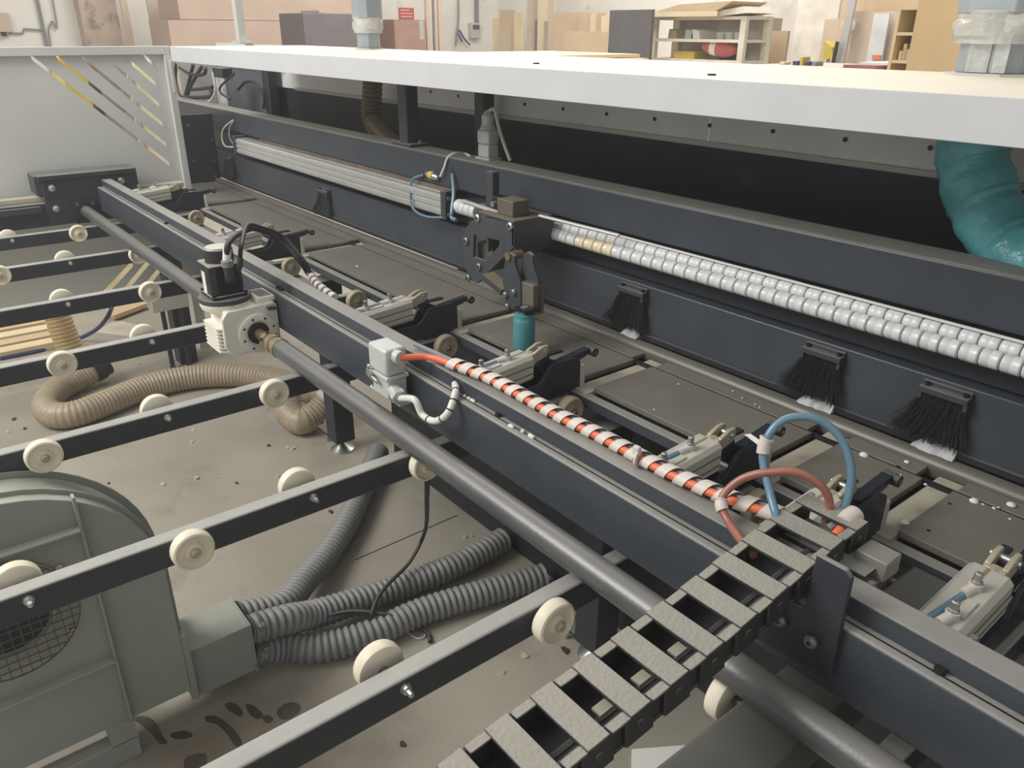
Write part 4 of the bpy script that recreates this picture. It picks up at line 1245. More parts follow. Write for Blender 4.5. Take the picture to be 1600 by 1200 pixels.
# ducts and post on the hood
def duct_square(name, label, cx, cy, w, d, z1, m, flare):
    t = thing(name, label, 'duct', (cx, cy, 1.804))
    pr = [(-w / 2, -d * .28), (-w * .28, -d / 2), (w * .28, -d / 2), (w / 2, -d * .28), (w / 2, d * .28), (w * .28, d / 2), (-w * .28, d / 2), (-w / 2, d * .28)]
    MB().prism([(cx + x * 1.25, cy + y * 1.25, 1.804) for x, y in pr], (0, 0, 0.006)).build('base_flange', WHITEG, t)
    MB().prism([(cx + x, cy + y, 1.81) for x, y in pr], (0, 0, z1 - 1.81)).build('lower_duct', m, t, bevel=0.003)
    mb = MB(); rng = random.Random(len(name))
    n = 22; rings = 9
    for j in range(rings):
        z = z1 - 0.02 + j * 0.009
        for k in range(n):
            an = 2 * math.pi * k / n
            s_ = (1.04 + (0.10 if 1 < j < 6 else 0.02) + rng.uniform(-0.03, 0.03)) * flare
            mb.v.append(Vector((cx + math.cos(an) * w * 0.54 * s_, cy + math.sin(an) * d * 0.54 * s_, z)))
    for j in range(rings - 1):
        for k in range(n):
            a = j * n + k; b = j * n + (k + 1) % n
            mb.f.append((a, b, b + n, a + n))
    mb.build('film_wrap', FILM, t)
    MB().prism([(cx + x * flare * 1.06, cy + y * flare * 1.06, z1 + 0.045) for x, y in pr], (0, 0, 1.2)).build('upper_duct', m, t, bevel=0.003)
    return t


b = PZ(577, 77, 1.804)
duct_square('extraction_duct', 'grey extraction duct wrapped in film, narrower one by the boxes', b.x, b.y, 0.10, 0.10, 1.90, DUCT, 1.25)
b = PZ(1543, 118, 1.804)
t_ = duct_square('extraction_duct', 'wide grey extraction duct wrapped in crinkled clear film', b.x, b.y + 0.03, 0.15, 0.15, 1.895, DUCT, 1.2)
for k, (dx, w_) in enumerate(((-0.02, 0.05), (0.03, 0.03))):
    MB().box(b.x + dx - w_ / 2 + 0.01, b.x + dx + w_ / 2 + 0.01, b.y + 0.03 - 0.0795, b.y + 0.03 - 0.0785, 1.812, 1.90).build('film_strip', FILM, t_)
b = PZ(378, 68, 1.804)
t = thing('thin_post', 'thin pale grey post bolted on the hood top', 'post', (b.x, b.y, 1.804))
MB().box(b.x - 0.075, b.x + 0.075, b.y - 0.045, b.y + 0.045, 1.804, 1.818).build('base_plate', GUARD, t, bevel=0.002)
MB().box(b.x - 0.03, b.x + 0.03, b.y - 0.025, b.y + 0.025, 1.818, 2.9).build('upright', GUARD, t, bevel=0.003)

# ================================================================== BLOWER
BX = -1.94
t = thing('blower', 'grey-green centrifugal blower with a round casing standing under the bars', 'blower', (-2.0, 0.05, 0.0))
cy_, cz_, R_ = -0.01, 0.555, 0.342


def volute(R, ybot):
    pts = []
    for k in range(25):
        an = math.radians(0 + k * 180 / 24)
        pts.append((cy_ + R * math.cos(an) * 1.06 if math.cos(an) > 0 else cy_ + R * math.cos(an), cz_ + R * math.sin(an)))
    pts += [(cy_ - R, 0.30), (cy_ - R * 0.8, 0.16), (cy_ - R * 0.4, ybot), (cy_ + R * 1.06, ybot)]
    return pts


MB().prism([(BX, y, z) for y, z in volute(R_, 0.125)], (-0.13, 0, 0)).build('casing', BLOW, t, bevel=0.002, angle=30)
MB().prism([(BX - 0.13, y, z) for y, z in volute(R_ + 0.016, 0.11)], (-0.006, 0, 0)).build('rear_flange', BLOW, t)
MB().prism([(BX - 0.035, y, z) for y, z in volute(R_ + 0.012, 0.118)], (-0.004, 0, 0)).build('front_flange', BLOW, t)
MB().box(BX - 0.002, BX + 0.022, 0.180, 0.187, 0.135, 0.865).build('vertical_rib', BLOW, t, bevel=0.001)
MB().box(BX - 0.002, BX + 0.030, -0.33, 0.18, 0.770, 0.776).build('cross_rib', BLOW, t, bevel=0.001)
MB().box(BX - 0.002, BX + 0.030, -0.33, 0.18, 0.352, 0.358).build('cross_rib', BLOW, t, bevel=0.001)
MB().lathe((BX + 0.002, -0.02, 0.59), (1, 0, 0), [(0, 0.155), (0.004, 0.155), (0.006, 0.11), (0.02, 0.105), (0.02, 0.10), (-0.01, 0.095)], 36, caps=False).build('inlet_ring', BLOW, t)
MB().cyl((BX + 0.0005, -0.02, 0.59), (BX + 0.003, -0.02, 0.59), 0.104, 32).build('inlet_hole', DARKIN, t)
WIRE = mat('guard_wire', (92, 88, 76), 0.5, 0.3)
msh = MB()
for k in range(-7, 8):
    off = k * 0.0225; h = math.sqrt(max(0, 0.16 ** 2 - off ** 2))
    msh.bar((BX + 0.026, -0.02 + off, 0.59 - h), (BX + 0.026, -0.02 + off, 0.59 + h), 0.0025, 0.0025, up=(1, 0, 0))
    msh.bar((BX + 0.028, -0.02 - h, 0.59 + off), (BX + 0.028, -0.02 + h, 0.59 + off), 0.0025, 0.0025, up=(1, 0, 0))
msh.lathe((BX + 0.027, -0.02, 0.59), (1, 0, 0), [(0, 0.160), (0.003, 0.160), (0.003, 0.157), (0, 0.157)], 40, caps=False)
msh.build('wire_guard', WIRE, t)
for an in (0.6, 2.5, 3.9, 5.6):
    MB().cyl((BX, -0.02 + 0.165 * math.cos(an), 0.59 + 0.165 * math.sin(an)), (BX + 0.01, -0.02 + 0.165 * math.cos(an), 0.59 + 0.165 * math.sin(an)), 0.008, 8).build('bolt', ZINC, t)
for xx in (BX - 0.01, BX - 0.2):
    MB().box(xx - 0.02, xx + 0.03, -0.40, 0.19, 0.0, 0.075).build('base_rail', BLOW, t, bevel=0.003)
    MB().box(xx - 0.02, xx + 0.03, 0.12, 0.19, 0.07, 0.13).build('foot_gusset', BLOW, t)
    MB().box(xx - 0.02, xx + 0.03, -0.30, -0.22, 0.07, 0.13).build('foot_gusset', BLOW, t)
MB().box(BX - 0.205, BX - 0.002, 0.352, 0.372, 0.08, 0.32).build('outlet_flange', BLOW, t, bevel=0.002)
ob = MB().prism([(BX - 0.195, 0.372, 0.06), (BX - 0.03, 0.372, 0.06), (BX - 0.03, 0.372, 0.235), (BX - 0.195, 0.372, 0.235)], (0, 0.185, 0)).build('outlet_box', BLOW, t, bevel=0.002)
MB().box(BX - 0.200, BX - 0.025, 0.552, 0.558, 0.055, 0.240).build('outlet_edge', BLOW, t)

# grey corrugated hoses from the outlet
CLAMP = mat('hose_clamp', (150, 148, 140), 0.35, 0.7)
def ghose(pts, label):
    corrugated(pts, 0.045, 0.11, 0.024, GHOSE, 'corrugated_hose', label, seg=20)
    c = crv(pts, 12)


hA = [Vector((BX - 0.07, 0.560, 0.185)), Vector((BX - 0.075, 0.68, 0.16)), PZ(500, 957, 0.10), PZ(600, 925, 0.06), PZ(700, 888, 0.055), PZ(745, 866, 0.055), PZ(786, 843, 0.055)]
ghose(hA, 'grey corrugated hose, middle one of three leaving the blower outlet')
hB = [Vector((BX - 0.065, 0.560, 0.10)), Vector((BX - 0.06, 0.66, 0.07)), PZ(500, 1012, 0.05), PZ(580, 990, 0.05), PZ(660, 955, 0.05), PZ(760, 925, 0.05), PZ(850, 900, 0.05)]
ghose(hB, 'grey corrugated hose lying closest to the cable chain')
hC = [Vector((BX - 0.16, 0.560, 0.18)), PZ(440, 945, 0.13), PZ(478, 905, 0.09), PZ(512, 865, 0.06), PZ(545, 812, 0.055), PZ(568, 760, 0.055), PZ(592, 705, 0.055)]
ghose(hC, 'grey corrugated hose bending away from the blower under the bars')
for q, d in ((hA[0], hA[1] - hA[0]), (hB[0], hB[1] - hB[0])):
    d.normalize()
    t2 = thing('hose_clamp', 'steel clamp on the %s hose at the blower outlet' % ('upper grey' if q is hA[0] else 'lower grey'), 'clamp', tuple(q))
    MB().lathe(q + d * 0.02, d, [(0, 0.0495), (0.014, 0.0495)], 22).build('band', CLAMP, t2)
    MB().box(q.x + 0.035, q.x + 0.055, q.y + 0.02, q.y + 0.04, q.z + 0.02, q.z + 0.04).build('screw_housing', CLAMP, t2, bevel=0.002)

# beige hoses on the floor
bh = [PZ(146, 578, 0.10), PZ(120, 593, 0.075), PZ(92, 608, 0.07), PZ(72, 632, 0.07), PZ(84, 648, 0.07), PZ(120, 646, 0.07), PZ(170, 628, 0.07), PZ(235, 603, 0.07), PZ(310, 588, 0.07),
      PZ(390, 587, 0.07), PZ(455, 600, 0.07), PZ(520, 625, 0.07)]
corrugated(bh, 0.068, 0.035, 0.022, BHOSE, 'spiral_hose', 'long beige spiral hose looped on the floor under the bars', seg=22)
t = thing('hose_collar', 'black rubber collar closing the end of the looped beige hose', 'collar', tuple(PZ(152, 575, 0.10)))
d = (bh[0] - bh[1]).normalized()
MB().lathe(bh[0] - d * 0.01, d, [(0, 0.074), (0.05, 0.076), (0.055, 0.070), (0.09, 0.070)], 22).build('collar', BLACKR, t)
vh = [PZ(118, 562, 0.06), PX(112, 535, -5.15), PX(100, 505, -5.18), PX(97, 470, -5.2)]
corrugated([Vector((-5.2, vh[3].y - 0.03, 0.75)), Vector((-5.2, vh[2].y - 0.03, 0.45)), Vector((-5.17, vh[1].y - 0.03, 0.25)), Vector((-5.12, vh[1].y - 0.01, 0.03))], 0.072, 0.04, 0.024,
           mat('amber_spiral_hose', (206, 180, 128), 0.35, var=0.1), 'spiral_hose', 'amber spiral hose hanging down beside the planks', seg=22)
lh = [PZ(448, 618, 0.12), PZ(452, 645, 0.085), PZ(470, 658, 0.075), PZ(492, 648, 0.09), PZ(512, 628, 0.14)]
corrugated(lh, 0.068, 0.035, 0.02, BHOSE, 'spiral_hose', 'short beige spiral hose bend beside the machine leg', seg=22)
d = (lh[-1] - lh[-2]).normalized()
tag(MB().lathe(lh[-1] - d * 0.01, d, [(0, 0.074), (0.10, 0.074)], 20).build('hose_sleeve', WHITEC), 'white sleeve on the short beige hose at the machine leg', 'sleeve')

# black cable hanging and trailing over the hoses
bc = [PX(667, 725, -1.44), PX(667, 775, -1.55), PZ(664, 830, 0.25), PZ(640, 878, 0.14), PZ(600, 920, 0.13), PZ(582, 955, 0.115), PZ(578, 1000, 0.02), PZ(584, 1030, 0.008)]
tag(MB().tube(crv(bc, 10), 0.007, 10).build('black_cable', BLACKR), 'black cable hanging past the bar and crossing over the grey hoses', 'cable')
bc = [PZ(500, 965, 0.10), PZ(550, 955, 0.11), PZ(610, 962, 0.09), PZ(650, 978, 0.02), PZ(668, 990, 0.01), PZ(672, 1003, 0.01)]
tag(MB().tube(crv(bc, 10), 0.007, 10).build('black_cable', BLACKR), 'black cable lying between the two grey hoses', 'cable')
bc = [PZ(630, 978, 0.006), PZ(640, 990, 0.006), PZ(655, 998, 0.006), PZ(664, 990, 0.006), PZ(645, 965, 0.006)]
tag(MB().tube(crv(bc, 10), 0.0025, 8).build('thin_wire', WHITEC), 'thin white wire curled on the floor by the black cable', 'wire')
bl = [PX(178, 470, -5.3), PZ(168, 495, 0.25), PZ(150, 515, 0.12), PZ(120, 530, 0.02), PZ(60, 548, 0.012), PZ(0, 560, 0.012)]
tag(MB().tube(crv(bl, 10), 0.013, 10).build('blue_cable', BLUEC), 'dark blue cable running down past the planks', 'cable')

# planks on the floor behind the end guard
for k in range(5):
    a = PZ(0, 506 + k * 13, 0.0); z = 0.0
    b_ = PZ(78, 497 + k * 11.5, 0.0)
    yy0 = -0.6; yy1 = b_.y + 0.02 * k
    o = MB().box(b_.x - 0.05, b_.x + 0.055, yy0, yy1, 0.0, 0.05).build('plank', PLY if k % 2 else PLY2, bevel=0.003)
    tag(o, ['bare plank farthest from the beige hose in the plank row', 'second bare plank of the row beside the amber hose', 'middle bare plank of the row beside the amber hose', 'fourth bare plank of the row, towards the beige hose', 'bare plank of the row closest to the beige hose'][k], 'plank', 'planks behind the end guard')
a = PZ(200, 492, 0)
o = MB().prism([PZ(166, 490, 0.02), PZ(178, 500, 0.02), PZ(236, 478, 0.02), PZ(222, 470, 0.02)], (0, 0, 0.03)).build('wood_offcut', PLY)
tag(o, 'pale board offcut lying by the small white box', 'board')
o = MB().prism([PZ(150, 520, 0.0), PZ(205, 527, 0.0), PZ(222, 510, 0.0), PZ(180, 500, 0.0)], (0, 0, 0.004)).build('paper_sheet', mat('dusty_paper', (190, 183, 168), 0.8))
tag(o, 'dusty paper sheet lying under the small white box', 'paper')

# ================================================================== FLOOR LITTER
o = MB().prism([PZ(987, 1172, 0.0), PZ(1078, 1165, 0.0), PZ(1040, 1200, 0.0), PZ(1000, 1230, 0.0), PZ(986, 1215, 0.0)], (0, 0, 0.004)).build('paper_sheet', PAPER)
tag(o, 'white paper sheet on the floor right under the cable chain', 'paper')
o = MB().prism([PZ(1225, 1200, 0.0), PZ(1240, 1188, 0.0), PZ(1262, 1205, 0.0), PZ(1245, 1225, 0.0)], (0, 0, 0.3)).build('pale_block', WHITEG, bevel=0.003)
tag(o, 'pale grey block on the floor beside the wide rail', 'block')
chips = [(420, 697), (418, 640), (457, 702), (460, 700), (340, 747), (307, 748), (370, 755), (303, 672), (170, 756), (218, 569), (248, 573), (273, 562), (39, 670), (12, 675), (22, 655),
         (60, 607), (105, 712), (435, 745), (517, 800), (450, 700), (726, 840), (737, 838), (884, 1017), (820, 1026), (783, 1050), (629, 1163), (900, 1040), (610, 725), (255, 757), (300, 690)]
rnd = random.Random(11)
for k, (u, v) in enumerate(chips):
    p = PZ(u, v, 0.0); s_ = rnd.uniform(0.008, 0.02); an = rnd.uniform(0, 3.1)
    n = 6
    poly = [p + Vector((math.cos(an + q * 2 * math.pi / n) * s_ * rnd.uniform(0.6, 1.3), math.sin(an + q * 2 * math.pi / n) * s_ * 0.6 * rnd.uniform(0.6, 1.3), 0)) for q in range(n)]
    dark = k in (0, 8, 12, 14, 18, 22, 25, 6)
    o = MB().prism(poly, (0, 0, rnd.uniform(0.003, 0.008))).build('wood_chip', CHIPD if dark else CHIP, smooth=False)
    tag(o, 'small dark chip on the concrete floor' if dark else 'small pale wood chip on the concrete floor', 'wood chip', 'dark chips on the floor' if dark else 'pale chips on the floor')
# dark oil marks on the concrete near the blower: thin flat stains
for k, (pts) in enumerate((
        [(352, 1100), (362, 1098), (372, 1103), (379, 1112), (376, 1120), (364, 1114), (355, 1108)],
        [(384, 1102), (394, 1102), (405, 1110), (411, 1118), (402, 1124), (390, 1116)],
        [(410, 1120), (420, 1118), (427, 1124), (420, 1130), (412, 1127)],
        [(321, 1120), (335, 1119), (352, 1128), (368, 1143), (378, 1160), (368, 1166), (355, 1148), (340, 1133), (322, 1127)],
        [(265, 1148), (285, 1142), (300, 1146), (296, 1153), (275, 1155)],
        [(205, 1122), (228, 1120), (244, 1130), (254, 1150), (262, 1160), (250, 1162), (236, 1146), (220, 1132)],
        [(432, 1112), (446, 1100), (462, 1098), (470, 1108), (455, 1122), (440, 1124)],
        [(290, 1185), (320, 1178), (318, 1200), (292, 1210)])):
    o = MB().prism(crv([PZ(u, v, 0.0) for u, v in pts], 5, closed=True), (0, 0, 0.0012)).build('oil_mark', OIL)
    tag(o, ['oval dark oil mark on the floor below the outlet box', 'larger oval oil mark beside the first oval one', 'round small oil drop between oval marks and bar',
            'long curved oil streak on the floor below the outlet box', 'short flat oil smear between the two curved streaks', 'curved oil streak starting at the blower foot',
            'blurred oil blot touching the roller bar edge', 'squarish oil patch beside the bolt of the nearest bar'][k], 'stain', 'oil marks on the floor')
# joint in the concrete
a = PZ(555, 875, 0); b = PZ(715, 805, 0)
o = MB().bar(a + Vector((0, 0, 0.0004)), b + Vector((0, 0, 0.0004)), 0.006, 0.001).build('floor_joint', OIL, fl); 
# crumbs on the table
crumbs = [(1350, 711, 0.011), (1417, 722, 0.007), (1522, 783, 0.010), (1580, 789, 0.010), (1413, 815, 0.011), (1407, 742, 0.003), (1560, 793, 0.003), (1578, 811, 0.003),
          (1145, 611, 0.003), (1160, 622, 0.003), (1180, 632, 0.003), (1187, 636, 0.003), (1446, 757, 0.004), (1536, 788, 0.003), (1553, 794, 0.004), (558, 416, 0.006), (1060, 600, 0.003), (1022, 640, 0.003)]
for (u, v, s_) in crumbs:
    p = PZ(u, v, TZ)
    mb = MB().lathe(p, (0, 0, 1), [(0, s_), (s_ * 0.35, s_ * 0.8), (s_ * 0.6, s_ * 0.3)], 8)
    tag(mb.build('foam_crumb', DUSTY), 'white crumb of foam lying on the saw table', 'crumb', 'white crumbs on the saw table')
for (u, v) in ((735, 623), (800, 668), (826, 680)):
    p = PZ(u, v, 1.1245)
    for q in range(4):
        dx = rnd.uniform(-0.02, 0.02)
        mb = MB().lathe((p.x + dx, min(p.y, 0.944), 1.1246), (0, 0, 1), [(0, 0.005), (0.004, 0.004), (0.006, 0.001)], 7)
        tag(mb.build('dust_fleck', DUSTY), 'white dust fleck on the ledge of the carriage beam', 'dust', 'dust flecks on the beam ledge')

# ================================================================== BACKGROUND
WX = -12.99      # face of the left wall
WY = 9.99        # face of the back wall


def lw_box(name, label, cat, u0, v0, u1, v1, x, thick, m, zb=None, group=None, bevel=0.0):
    """upright slab standing parallel to the left wall; pixel box gives its outline at depth x"""
    a = PX(u0, v0, x); b = PX(u1, v1, x)
    z0 = min(a.z, b.z) if zb is None else zb
    o = MB().box(x - thick, x, min(a.y, b.y), max(a.y, b.y), z0, max(a.z, b.z)).build(name, m, bevel=bevel)
    return tag(o, label, cat, group)


def bw_box(name, label, cat, u0, v0, u1, v1, y, thick, m, zb=None, group=None, bevel=0.0):
    a = PY(u0, v0, y); b = PY(u1, v1, y)
    z0 = min(a.z, b.z) if zb is None else zb
    o = MB().box(min(a.x, b.x), max(a.x, b.x), y, y + thick, z0, max(a.z, b.z)).build(name, m, bevel=bevel)
    return tag(o, label, cat, group)


# things behind the guard, seen through its slots
lw_box('yellow_cabinet', 'yellow painted cabinet seen through the guard slots', 'cabinet', 93, 90, 150, 190, -6.6, 0.4, YELLOW, 0.0)
lw_box('grey_cabinet', 'grey-brown cabinet behind the guard beside the yellow one', 'cabinet', 151, 95, 204, 260, -6.6, 0.4, mat('grey_brown', (140, 128, 118), 0.7), 0.0)
lw_box('cream_board', 'cream board leaning behind the guard stiffener', 'board', 206, 82, 300, 290, -6.7, 0.05, mat('cream_matte', (236, 220, 182), 0.7), 0.0)  # even cream base colour, shared with the low bin

lw_box('cream_bin', 'low cream bin behind the lower slots of the guard', 'bin', 150, 385, 262, 480, -6.2, 0.25, mat('cream_matte', (236, 220, 182), 0.7), 0.0)
# left wall: pillar, conduits, small cabinet
a = PX(121, 30, WX); b = PX(178, 30, WX)
o = MB().box(WX - 0.01, WX + 0.25, a.y, b.y, 0, 6).build('trim_1', STAINP); struct(o)
t = thing('wall_switch', 'small brown switch box on the white left wall', 'switch box', tuple(PX(6, 35, WX)))
a = PX(0, 50, WX); b = PX(11, 20, WX)
MB().box(WX, WX + 0.10, a.y - 0.05, b.y, a.z, b.z).build('case', MDF2, t, bevel=0.006)
MB().cyl((WX + 0.05, a.y + 0.03, a.z - 0.05), (WX + 0.05, a.y + 0.03, a.z), 0.03, 10).build('button', BLKBOLT, t)
for (u0, u1, lab) in ((58, 72, 'grey conduit running down the white wall'), (82, 82, 'thin cable hanging beside the conduit on the white wall')):
    a = PX(u0, 0, WX + 0.03); b = PX(u1 if u0 == 58 else 78, 66, WX + 0.03)
    o = MB().tube(crv([Vector((WX + 0.03, a.y, 6)), a, a.lerp(b, 0.5), b, Vector((WX + 0.03, b.y, 0.5))], 6), 0.02 if u0 == 58 else 0.01, 8).build('conduit', GREYW)
    tag(o, lab, 'conduit')
a = PX(15, 52, WX + 0.02); b = PX(65, 47, WX + 0.02)
tag(MB().tube([a, PX(36, 52, WX + 0.02), PX(37, 45, WX + 0.02), b], 0.012, 6).build('conduit', GREYW), 'thin horizontal conduit from the switch box', 'conduit')
lw_box('leaning_board', 'tall tan board leaning by the stained pillar', 'board', 177, -60, 214, 90, -12.4, 0.04, MDF2, 0.0)
lw_box('leaning_board', 'tall tan board standing between the pillar and the blue-grey door', 'board', 219, -60, 263, 90, -12.3, 0.04, MDF2, 0.0)
lw_box('grey_door_leaf', 'narrow blue-grey door leaf beside the brown panel stack', 'door leaf', 256, 2, 280, 90, -12.2, 0.04, mat('blue_grey', (112, 118, 130), 0.6), 0.0)
# stack of brown panels
for k, (v0, v1, u0, u1, m) in enumerate(((-60, 30, 268, 598, MDF), (31, 90, 262, 592, MDF))):
    lw_box('panel_stack', ['upper pile of big brown panels against the left wall', 'lower pile of big brown panels against the left wall'][k], 'panel stack',
           u0, v0, u1, v1, -10.9 + 0.02 * k, 0.8, m, zb=(PX(300, 30.4, -10.9).z if k == 0 else 0.0))
lw_box('dark_crate', 'dark grey crate standing before the brown panel stack', 'crate', 473, 20, 562, 110, -9.6, 0.7, DKCRATE, 0.0, bevel=0.01)
lw_box('panel_offcut', 'brown panel lying flat on top of the dark crate', 'board', 498, 16, 517, 20, -9.65, 0.5, MDF)
# red sign with three lines of text
t = thing('red_sign', 'red wall sign with three white text lines', 'sign', tuple(PX(635, 22, WX + 0.02)))
a = PX(624, 30, WX + 0.012); b = PX(646.5, 12.5, WX + 0.012)
MB().box(WX, WX + 0.012, a.y, b.y, a.z, b.z).build('plate', RED, t)
wd = b.y - a.y; hg = b.z - a.z
rr = random.Random(4)
for k in range(3):
    zc = b.z - hg * (0.2 + 0.28 * k)
    y = a.y + wd * 0.12
    while y < b.y - wd * (0.14 if k else 0.3):
        L_ = wd * rr.uniform(0.05, 0.09)
        MB().box(WX + 0.012, WX + 0.0135, y, y + L_, zc - hg * 0.045, zc + hg * 0.045).build('text_stroke', PAPER, t)
        y += L_ + wd * 0.02
lw_box('brown_box', 'brown cardboard box with torn film below the red sign', 'box', 615.5, 30.5, 667, 100, -11.2, 0.6, mat('cardboard', (160, 124, 108), 0.8), 0.0)
lw_box('torn_film', 'strip of torn clear film on the brown cardboard box', 'film', 655, 32, 663, 62, -11.19, 0.012, FILM)
for k, (u0, u1) in enumerate(((663, 674), (675, 682), (683, 694))):
    lw_box('leaning_strip', ['tall light wooden strip touching the cardboard box', 'thin darker wooden strip between two lighter strips', 'tall light wooden strip next to the bare plaster'][k], 'board', u0, -60, u1, 100, -11.3, 0.05, [MDF2, mat('greybrown', (150, 128, 112), .8), MDF2][k], 0.0, 'wooden strips beside the cardboard box')
# power socket with cables
t = thing('wall_socket', 'grey wall socket box with hanging cables', 'socket', tuple(PX(745, 50, WX + 0.05)))
a = PX(737, 60, WX + 0.1); b = PX(751, 36, WX + 0.1)
MB().box(WX, WX + 0.1, a.y, b.y, a.z, b.z).build('case', WHITEG, t, bevel=0.01)
a2 = PX(739, 46, WX + 0.103); b2 = PX(749, 39, WX + 0.103)
MB().box(WX + 0.1, WX + 0.105, a2.y, b2.y, a2.z, b2.z).build('display', DGREY, t)
MB().box(WX, WX + 0.06, PX(741, 0, WX).y, PX(745, 0, WX).y, b.z, 6).build('conduit', GREYW, t)
for pts in ([(722, 65), (715, 50), (718, 48), (725, 60), (734, 70)], [(716, 0), (716, 30), (713, 60), (712, 72)]):
    tag(MB().tube(crv([PX(u, v, WX + 0.08) for u, v in pts], 6), 0.018, 8).build('cable', BLUEC if pts[0][0] == 722 else GREYW),
        'blue plug cable hanging by the wall socket' if pts[0][0] == 722 else 'grey cable dropping down the wall left of the socket', 'cable')
# leaning boards between the socket and the shelving
boards = [(770, 28, 780, PLY2), (781, 16, 803, PLY), (779, 48, 796, MDF2), (803, 20, 815, PLY2), (824, -40, 832, MDF2), (833, -40, 843, MDF), (836, 32, 841, DKCRATE), (841, -40, 858, PLY2),
          (850, 33, 861, mat('grey_offcut', (170, 156, 140), .8)), (858, -40, 864, MDF2), (865, 20, 905, PLY), (905, 19, 922, PLY), (923, 20, 931, PLY2), (932, 20, 942, PLY), (940, 25, 950, PLY2)]
names = ['pale', 'tan', 'short brown', 'narrow pale', 'tall brown', 'tall dark brown', 'thin dark', 'tall pale', 'small grey', 'tall thin brown', 'wide tan', 'middling tan', 'slim pale', 'slim tan', 'low pale']
for k, (u0, v0, u1, m) in enumerate(boards):
    bw_box('leaning_board', '%s board leaning on the wall left of the dark panel' % names[k], 'board', u0, v0, u1, 110, 9.3 - 0.03 * k, 0.03, m, 0.0)
bw_box('leaning_board', 'low broad tan board standing in front of the leaning boards', 'board', 883, 49, 944, 120, 8.2, 0.03, PLY, 0.0)
bw_box('dark_board', 'dark grey board standing upright against the shelving', 'board', 953, 16, 1012, 120, 7.0, 0.04, DKPANEL, 0.0)
# pale board stack lying behind the hood
a = PY(766, 76, 4.6); b = PY(905, 80, 4.6)
for k in range(3):
    o = MB().box(a.x + 0.12 * k, b.x + 0.1 * k, 4.3, 5.3, a.z - 0.05 - 0.03 * k, a.z - 0.025 - 0.03 * k).build('stacked_board', PLY2)
    tag(o, ['topmost', 'middle', 'lowest'][k] + ' pale board in the low stack behind the hood', 'board', 'pale boards stacked behind the hood')
o = MB().box(a.x, b.x + 0.3, 4.35, 5.25, 0, a.z - 0.112).build('board_trolley', MDF)
tag(o, 'brown stack base under the pale boards behind the hood', 'board stack')

# shelving unit
SY0 = 7.4
t = thing('shelving_unit', 'cream metal shelving unit loaded with boards and odd items', 'shelving', (PY(1090, 60, SY0).x, SY0 + 0.3, 0))
xl = PY(1014, 60, SY0).x; xr = PY(1163, 60, SY0).x
zt = PY(1090, 26, SY0).z; zm = PY(1090, 61, SY0).z; zl = PY(1090, 93, SY0).z
for (xx, w_) in ((xl, 0.10), (xr - 0.07, 0.07)):
    for yy in (SY0, SY0 + 0.4):
        MB().box(xx, xx + w_, yy, yy + 0.05, 0, zt + 0.002).build('upright', SHELFM, t)
for zz, m in ((zt, SHELFM), (zm, SHELFM), (zl, SHELFM), (0.5, SHELFM)):
    MB().box(xl + 0.005, xr - 0.005, SY0 + 0.004, SY0 + 0.445, zz - 0.03, zz).build('shelf', m, t)
MB().box(xl, xr, SY0 + 0.45, SY0 + 0.47, 0.3, zt).build('back_sheet', mat('shelf_back', (206, 200, 184), .7), t)
o = MB().box(xl - 0.25, xr - 0.3, SY0 - 0.1, SY0 + 0.7, zt, zt + 0.05).build('pale_board', PLY2); tag(o, 'pale board laid across the top of the shelving', 'board')
o = MB().prism([(xl + 0.15, SY0 - 0.1, zt + 0.05), (xr - 0.32, SY0 - 0.1, zt + 0.05), (xr - 0.12, SY0 - 0.1, zt + 0.14), (xl + 0.5, SY0 - 0.1, zt + 0.12)], (0, 0.6, 0)).build('cardboard_sheet', PLY)
tag(o, 'tan cardboard sheet heaped on top of the shelving', 'cardboard')
o = MB().prism([(xr - 0.32, SY0 - 0.05, zt + 0.002), (xr + 0.02, SY0 - 0.05, zt + 0.03), (xr - 0.02, SY0 - 0.05, zt + 0.09), (xr - 0.35, SY0 - 0.05, zt + 0.05)], (0, 0.5, 0)).build('cream_film', SHELFM)
tag(o, 'cream folded film at the shelving top corner', 'film')
o = MB().box(PY(1100, 80, SY0).x, PY(1115, 80, SY0).x, SY0 + 0.1, SY0 + 0.4, zl, zl + 0.12).build('small_box', DGREY, bevel=0.01); tag(o, 'small dark box on the lower shelf beside the red sack', 'box')
o = MB().box(PY(1044, 80, SY0).x, PY(1076, 80, SY0).x, SY0 + 0.1, SY0 + 0.4, zl, PY(1050, 80, SY0).z).build('yellow_tray', YELLOW, bevel=0.005); tag(o, 'yellow tray on the lower shelf', 'tray')
o = MB().box(PY(1056, 90, SY0 - .1).x, PY(1160, 90, SY0).x, SY0 - 0.1, SY0 + 0.02, zl - 0.1, zl - 0.035).build('shelf_load', MDF); tag(o, 'brown boards along the lower shelf edge', 'board')
